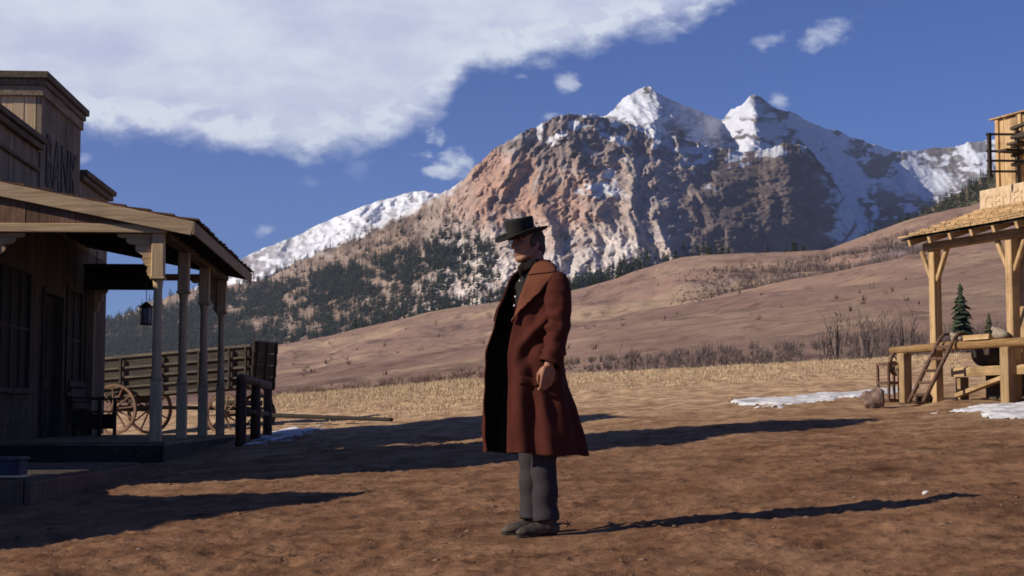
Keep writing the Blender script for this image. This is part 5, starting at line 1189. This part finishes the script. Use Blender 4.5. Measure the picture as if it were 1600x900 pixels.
# trousers and boots
def leg(hip, kn, an, seed):
    m = MB(); rg = np.random.default_rng(seed); pts, rad = [], []
    for i in range(26):
        f = i / 25; p = hip.lerp(kn, f * 2) if f < .5 else kn.lerp(an, f * 2 - 1); pts.append(p + Vector((.004 * math.sin(f * 26 + seed), .004 * math.cos(f * 21), 0))); rad.append(float(lin(f, [(0, .112), (.35, .090), (.55, .078), (.9, .077), (1, .081)])) + .0035 * math.sin(f * 40 + seed) * (f > .3))
    m.tube(pts, rad, 20, 1); return m
m = leg(hipN, kneN + Vector((.0, 0, 0)), ankN + Vector((-.012, 0, -.002)), 1); mm = leg(hipF, kneF, ankF + Vector((-.01, 0, -.002)), 4); m.add(mm.v, mm.f, 1); m.ball(Tp(-.005, 0, .98), (.13, .165, .12), 18, 10, Rt)
fused(m, 'trousers', trouser_m, man, .009, 2)
for an, fd in ((ankN, fdN), (ankF, fdF)):
    sd = Vector((-fd.y, fd.x, 0)); g = Vector((0, 0, gz(MX + an.x, MY + an.y) - MZ)); a0 = Vector((an.x, an.y, -.012)) + g
    B = lambda f, s, z: a0 + fd * f + sd * s + Vector((0, 0, z))
    Rb = Matrix((fd, sd, (0, 0, 1))).transposed()
    m = MB(); m.tube([B(-.005, 0, .26), B(-.005, 0, .12), B(-.01, 0, .06)], [.058, .052, .046], 14); m.ball(B(-.035, 0, .055), (.042, .036, .045), 12, 8, Rb); m.tube([B(-.03, 0, .055), B(.05, 0, .058), B(.10, 0, .046), B(.155, 0, .034), B(.195, 0, .028)], [.040, .043, .041, .036, .018], 14)
    m.ball(B(.15, 0, .034), (.055, .040, .026), 14, 8, Rb)
    bo = fused(m, 'boot', boot_m, man, .007, 2)
    m = MB(); out_ = [(-.075, -.03), (-.075, .03), (-.02, .033), (.06, .036), (.13, .042), (.18, .032), (.208, .0), (.18, -.032), (.13, -.042), (.06, -.036), (-.02, -.033)]
    m.prism([(a * .99, b_) for a, b_ in out_], B(0, 0, .008), fd, sd, (0, 0, .010)); m.prism([(-.076, -.031), (-.076, .031), (-.015, .033), (-.015, -.033)], B(0, 0, -.012), fd, sd, (0, 0, .03)); m.build('sole', sole_m, bo)
    m = MB(); m.tube([B(.0, -.052, .075), B(-.06, -.045, .08), B(-.092, 0, .085), B(-.06, .045, .08), B(0, .052, .075)], .005, 6); m.tube([B(-.092, 0, .085), B(-.13, 0, .08)], .005, 6)
    for k in range(5): a = k * 2 * math.pi / 5; m.beam(B(-.13, 0, .08), B(-.13 + .022 * math.cos(a), 0, .08 + .022 * math.sin(a)), .004, .006)
    m.build('spur', iron, bo, True)

# the coat: rings of control points running from the near front edge round the back to the far front edge
RINGS = [(pz(411), [(-.012, -.070), (.035, -.078), (.062, -.05), (.075, 0), (.068, .045), (.03, .078), (-.02, .085), (-.06, .065), (-.080, .03)]),
         (pz(421), [(-.035, -.105), (.035, -.125), (.085, -.115), (.100, -.03), (.080, .045), (.03, .11), (-.04, .145), (-.09, .13), (-.120, .06)]),
         (pz(431), [(-.050, -.135), (.035, -.160), (.115, -.160), (.135, -.06), (.11, .04), (.04, .135), (-.055, .19), (-.13, .175), (-.160, .08)]),
         (pz(446), [(-.072, -.155), (.030, -.190), (.125, -.190), (.155, -.09), (.13, .03), (.05, .145), (-.065, .21), (-.155, .19), (-.188, .09)]),
         (pz(500), [(-.140, -.150), (-.02, -.200), (.10, -.190), (.150, -.09), (.13, .04), (.05, .15), (-.08, .21), (-.20, .19), (-.268, .08)]),
         (pz(558), [(-.180, -.170), (-.04, -.215), (.09, -.200), (.155, -.10), (.14, .05), (.05, .16), (-.10, .22), (-.24, .19), (-.325, .07)]),
         (pz(640), [(-.184, -.190), (-.04, -.240), (.10, -.225), (.235, -.11), (.215, .07), (.08, .19), (-.10, .25), (-.25, .21), (-.328, .09)]),
         (pz(706), [(-.190, -.200), (-.04, -.262), (.125, -.245), (.288, -.12), (.265, .08), (.10, .22), (-.10, .27), (-.26, .22), (-.328, .10)])]
def catmull(pts, t):
    pts = np.asarray(pts, float); k = len(pts) - 1; x = np.clip(t * k, 0, k - 1e-9); i = x.astype(int); f = (x - i)[:, None]
    p = np.concatenate([[2 * pts[0] - pts[1]], pts, [2 * pts[-1] - pts[-2]]]); a, b_, c_, d_ = p[i], p[i + 1], p[i + 2], p[i + 3]
    return .5 * (2 * b_ + (c_ - a) * f + (2 * a - 5 * b_ + 4 * c_ - d_) * f**2 + (3 * b_ - a - 3 * c_ + d_) * f**3)
NR, NW = 120, 150
tw = np.linspace(0, 1, NW); zr = np.array([r[0] for r in RINGS]); zz = np.concatenate([np.linspace(zr[0], zr[3], 26)[:-1], np.linspace(zr[3], zr[-1], NR - 25)])
ringpts = np.array([catmull(r[1], tw) for r in RINGS])              # (8, NW, 2)
C3 = np.zeros((NR, NW, 3))
for j in range(NW):
    for a in range(2): C3[:, j, a] = interp(-zz, np.stack([-zr, ringpts[:, j, a]], 1))
C3[:, :, 2] = zz[:, None]
tan = np.gradient(C3[:, :, :2], axis=1); nrm = np.stack([tan[..., 1], -tan[..., 0]], -1); nrm /= np.linalg.norm(nrm, axis=-1, keepdims=True) + 1e-9
if (nrm[60, NW // 2] * C3[60, NW // 2, :2]).sum() < 0: nrm = -nrm
down = sst(-zz, -1.35, -.55)[:, None]; W_ = tw[None]
fold = down * (.022 * np.sin(W_ * 27 + 1.2 * np.sin(zz[:, None] * 3)) + .013 * np.sin(W_ * 57 + 2 + zz[:, None] * 2)) * sst(W_, 0, .04) * sst(1 - W_, 0, .04)
fold = fold + perlin(W_ * 12 + zz[:, None] * 3, zz[:, None] * 6, 7) * .016 * sst(-zz, -1.6, -1.4)[:, None]
drape = .024 * np.exp(-((zz[:, None] - 1.22 - (W_ - .12) * 1.1) / .045)**2) * sst(W_, .02, .1) * (1 - sst(W_, .28, .36)) - .020 * np.exp(-((zz[:, None] - 1.12 - (W_ - .12) * 1.2) / .05)**2) * sst(W_, .02, .1) * (1 - sst(W_, .28, .36))
C3[:, :, :2] += nrm * (fold + drape)[..., None]
C3[-1, :, 2] += .006 * np.sin(tw * 23); C3[:, :, 2] += (-.018 * sst(-zz, -.9, -.5))[:, None] * np.sin(W_ * math.pi)
me = np_mesh('coat', C3.reshape(-1, 3), grid_faces(NR, NW)); bm = bmesh.new(); bm.from_mesh(me); bm.normal_update()
f0 = bm.faces[0] if hasattr(bm.faces, 'ensure_lookup_table') and not bm.faces.ensure_lookup_table() else None
test = bm.faces[(60) * (NW - 1) + 20]
if test.normal.y > 0: bmesh.ops.reverse_faces(bm, faces=bm.faces)
bm.to_mesh(me); bm.free(); me.materials.append(coat_m); me.materials.append(lining_m)
coat = bpy.data.objects.new('coat', me); link(coat, man); sm = coat.modifiers.new('solidify', 'SOLIDIFY'); sm.thickness = .009; sm.offset = -1; sm.material_offset = 1; sm.material_offset_rim = 0
me.polygons.foreach_set('use_smooth', np.ones(len(me.polygons), bool))

def coat_at(z, w):
    i = int(np.argmin(np.abs(zz - z))); j = min(NW - 1, max(0, int(round(w * (NW - 1))))); return Vector(C3[i, j]), Vector((nrm[i, j, 0], nrm[i, j, 1], 0))
def w_for(z, u, lo=0.0, hi=.45):
    """how far round the coat lies photo column u at height z (near side)"""
    i = int(np.argmin(np.abs(zz - z))); js = np.arange(int(lo * NW), int(hi * NW)); return js[int(np.argmin(np.abs(C3[i, js, 0] - px(u))))] / (NW - 1)
def lapel(rows, name, lift0, lift1, parent, ncol=10):
    """a turned-back flap: rows of (v, u inner, u outer); it stands off the coat more at its free edge"""
    vs = []; q = []
    for (v0, a0, b0), (v1, a1, b1) in zip(rows[:-1], rows[1:]):
        k = max(1, int(abs(v1 - v0) / 2.2))
        for s in range(k): f = s / k; q.append((v0 + (v1 - v0) * f, a0 + (a1 - a0) * f, b0 + (b1 - b0) * f))
    q.append(rows[-1])
    for (v, a, b_) in q:
        z = pz(v); wa, wb = w_for(z, a), w_for(z, b_)
        for c in range(ncol + 1):
            f = c / ncol; w = wa + (wb - wa) * f; i = int(np.argmin(np.abs(zz - z))); jf = w * (NW - 1); j = int(jf); r = jf - j; j2 = min(j + 1, NW - 1)
            p = Vector(C3[i, j]) * (1 - r) + Vector(C3[i, j2]) * r; nn = Vector((nrm[i, j, 0], nrm[i, j, 1], 0)); p.z = z
            vs.append(p + nn * (lift0 + (lift1 - lift0) * f ** .8) + Vector((0, 0, .012 * f)))
    nr_ = len(q); fs = [tuple(int(x) for x in f) for f in grid_faces(nr_, ncol + 1)]
    m = MB(); m.add(vs, fs, 1); o = m.build(name, lapel_m, parent, True); s_ = o.modifiers.new('solidify', 'SOLIDIFY'); s_.thickness = .008; s_.offset = 0
    return o
lapel([(434.5, 825, 866), (437, 824, 866), (446, 821, 859), (460, 816, 848), (476, 811, 833), (492, 805, 816), (503, 801, 805), (507, 799, 801)], 'lapel', .010, .034, coat)
lapel([(413, 838, 850), (417, 835, 858), (424, 831, 864), (431, 827, 867), (432.5, 826.5, 864)], 'collar', .014, .030, coat)
m = MB(); vs = []
for a in np.linspace(-.2, 1.0, 14):                                  # collar stand round the back of the neck
    w = .06 + .88 * max(0, a); p, nn = coat_at(zr[0], w); vs += [p + nn * .004 + Vector((0, 0, -.03)), p - nn * .006 + Vector((0, 0, .012)), p + nn * .010 + Vector((0, 0, .016)), p + nn * .028 + Vector((0, 0, -.035))]
fs = [(i * 4 + k, i * 4 + k + 1, i * 4 + k + 5, i * 4 + k + 4) for i in range(13) for k in range(3)]; m.add(vs, fs, 1); o = m.build('collar_back', coat_m, coat, True); s_ = o.modifiers.new('solidify', 'SOLIDIFY'); s_.thickness = .006
# far lapel: a narrow turned edge on the other side of the opening
m = MB(); vs = []
for k in range(16):
    f = k / 15; v = 418 + 84 * f; i = int(np.argmin(np.abs(zz - pz(v)))); wdt = int(2 + 9 * math.sin(math.pi * min(1, f * 1.25 + .12)) ** .7)
    for c in range(4): j = NW - 1 - int(wdt * c / 3); p = Vector(C3[i, j]); vs.append(p + Vector((nrm[i, j, 0], nrm[i, j, 1], 0)) * (.003 + .008 * c / 3) + fT * .002)
m.add(vs, [tuple(int(x) for x in f) for f in grid_faces(16, 4)], 1); o = m.build('lapel', coat_m, coat, True); s_ = o.modifiers.new('solidify', 'SOLIDIFY'); s_.thickness = .006
def sleeve(sh_, el, wr, name, seed):
    rg = np.random.default_rng(seed); n1, n2_ = 30, 26; pts, rad = [], []
    for i in range(60):
        f = i / 59
        p = (1 - f)**2 * sh_ + 2 * f * (1 - f) * (el + (el - (sh_ + wr) / 2) * .45) + f * f * wr; pts.append(p); rad.append(float(lin(f, [(0, .040), (.03, .066), (.09, .082), (.2, .084), (.5, .074), (.8, .066), (1, .066)])))
    m = MB(); m.tube(pts, rad, 32, 1, caps=False)
    ctr = [pts[i // 32] for i in range(len(m.v))]
    for k, (x, y, z) in enumerate(m.v):
        i = k // 32; f = i / 59; d = (Vector((x, y, z)) - ctr[k]); a = 2 * math.pi * (k % 32) / 32
        wr_ = (.012 * math.sin(f * 44 + 2.2 * math.sin(a + 1)) * math.exp(-((f - .55) / .16)**2) * (1 + math.cos(a)) / 2 + .008 * float(perlin(f * 9 + seed, a * 1.2, 3)) + .0035 * math.sin(f * 60 + a) * (f > .75)) * min(1, f * 6)
        d *= 1 + wr_ / max(d.length, .01); m.v[k] = tuple(ctr[k] + d)
    m.f.append(tuple(range(32))); m.t.append(1.0)
    o = m.build(name, [coat_m, lining_m], coat, True); s_ = o.modifiers.new('solidify', 'SOLIDIFY'); s_.thickness = .007; s_.offset = -1; s_.material_offset = 1; s_.material_offset_rim = 0
    return o
sleeve(sho + Vector((-.012, .012, .062)), elb + Vector((0, 0, 0)), wri + Vector((-.0, 0, -.012)), 'sleeve', 1); sleeve(sho2 + Vector((.012, -.012, .062)), elb2, wri2, 'sleeve', 2)
# pocket flap, hem stitching and cuff seam on the coat
def on_coat(z, u, off=.006):
    w = w_for(z, u); p, nn = coat_at(z, w); i = int(np.argmin(np.abs(zz - z))); p.z = z; return p + nn * off
m = MB(); vs = []
for r in range(5):
    for c in range(9): vs.append(on_coat(pz(589 + r * 3.2 + c * .5), 812 + c * 3.6, .008 + .003 * math.sin(r)))
m.add(vs, [tuple(int(x) for x in f) for f in grid_faces(5, 9)], 1); o = m.build('pocket_flap', coat_m, coat, True); s_ = o.modifiers.new('solidify', 'SOLIDIFY'); s_.thickness = .006; s_.offset = 0
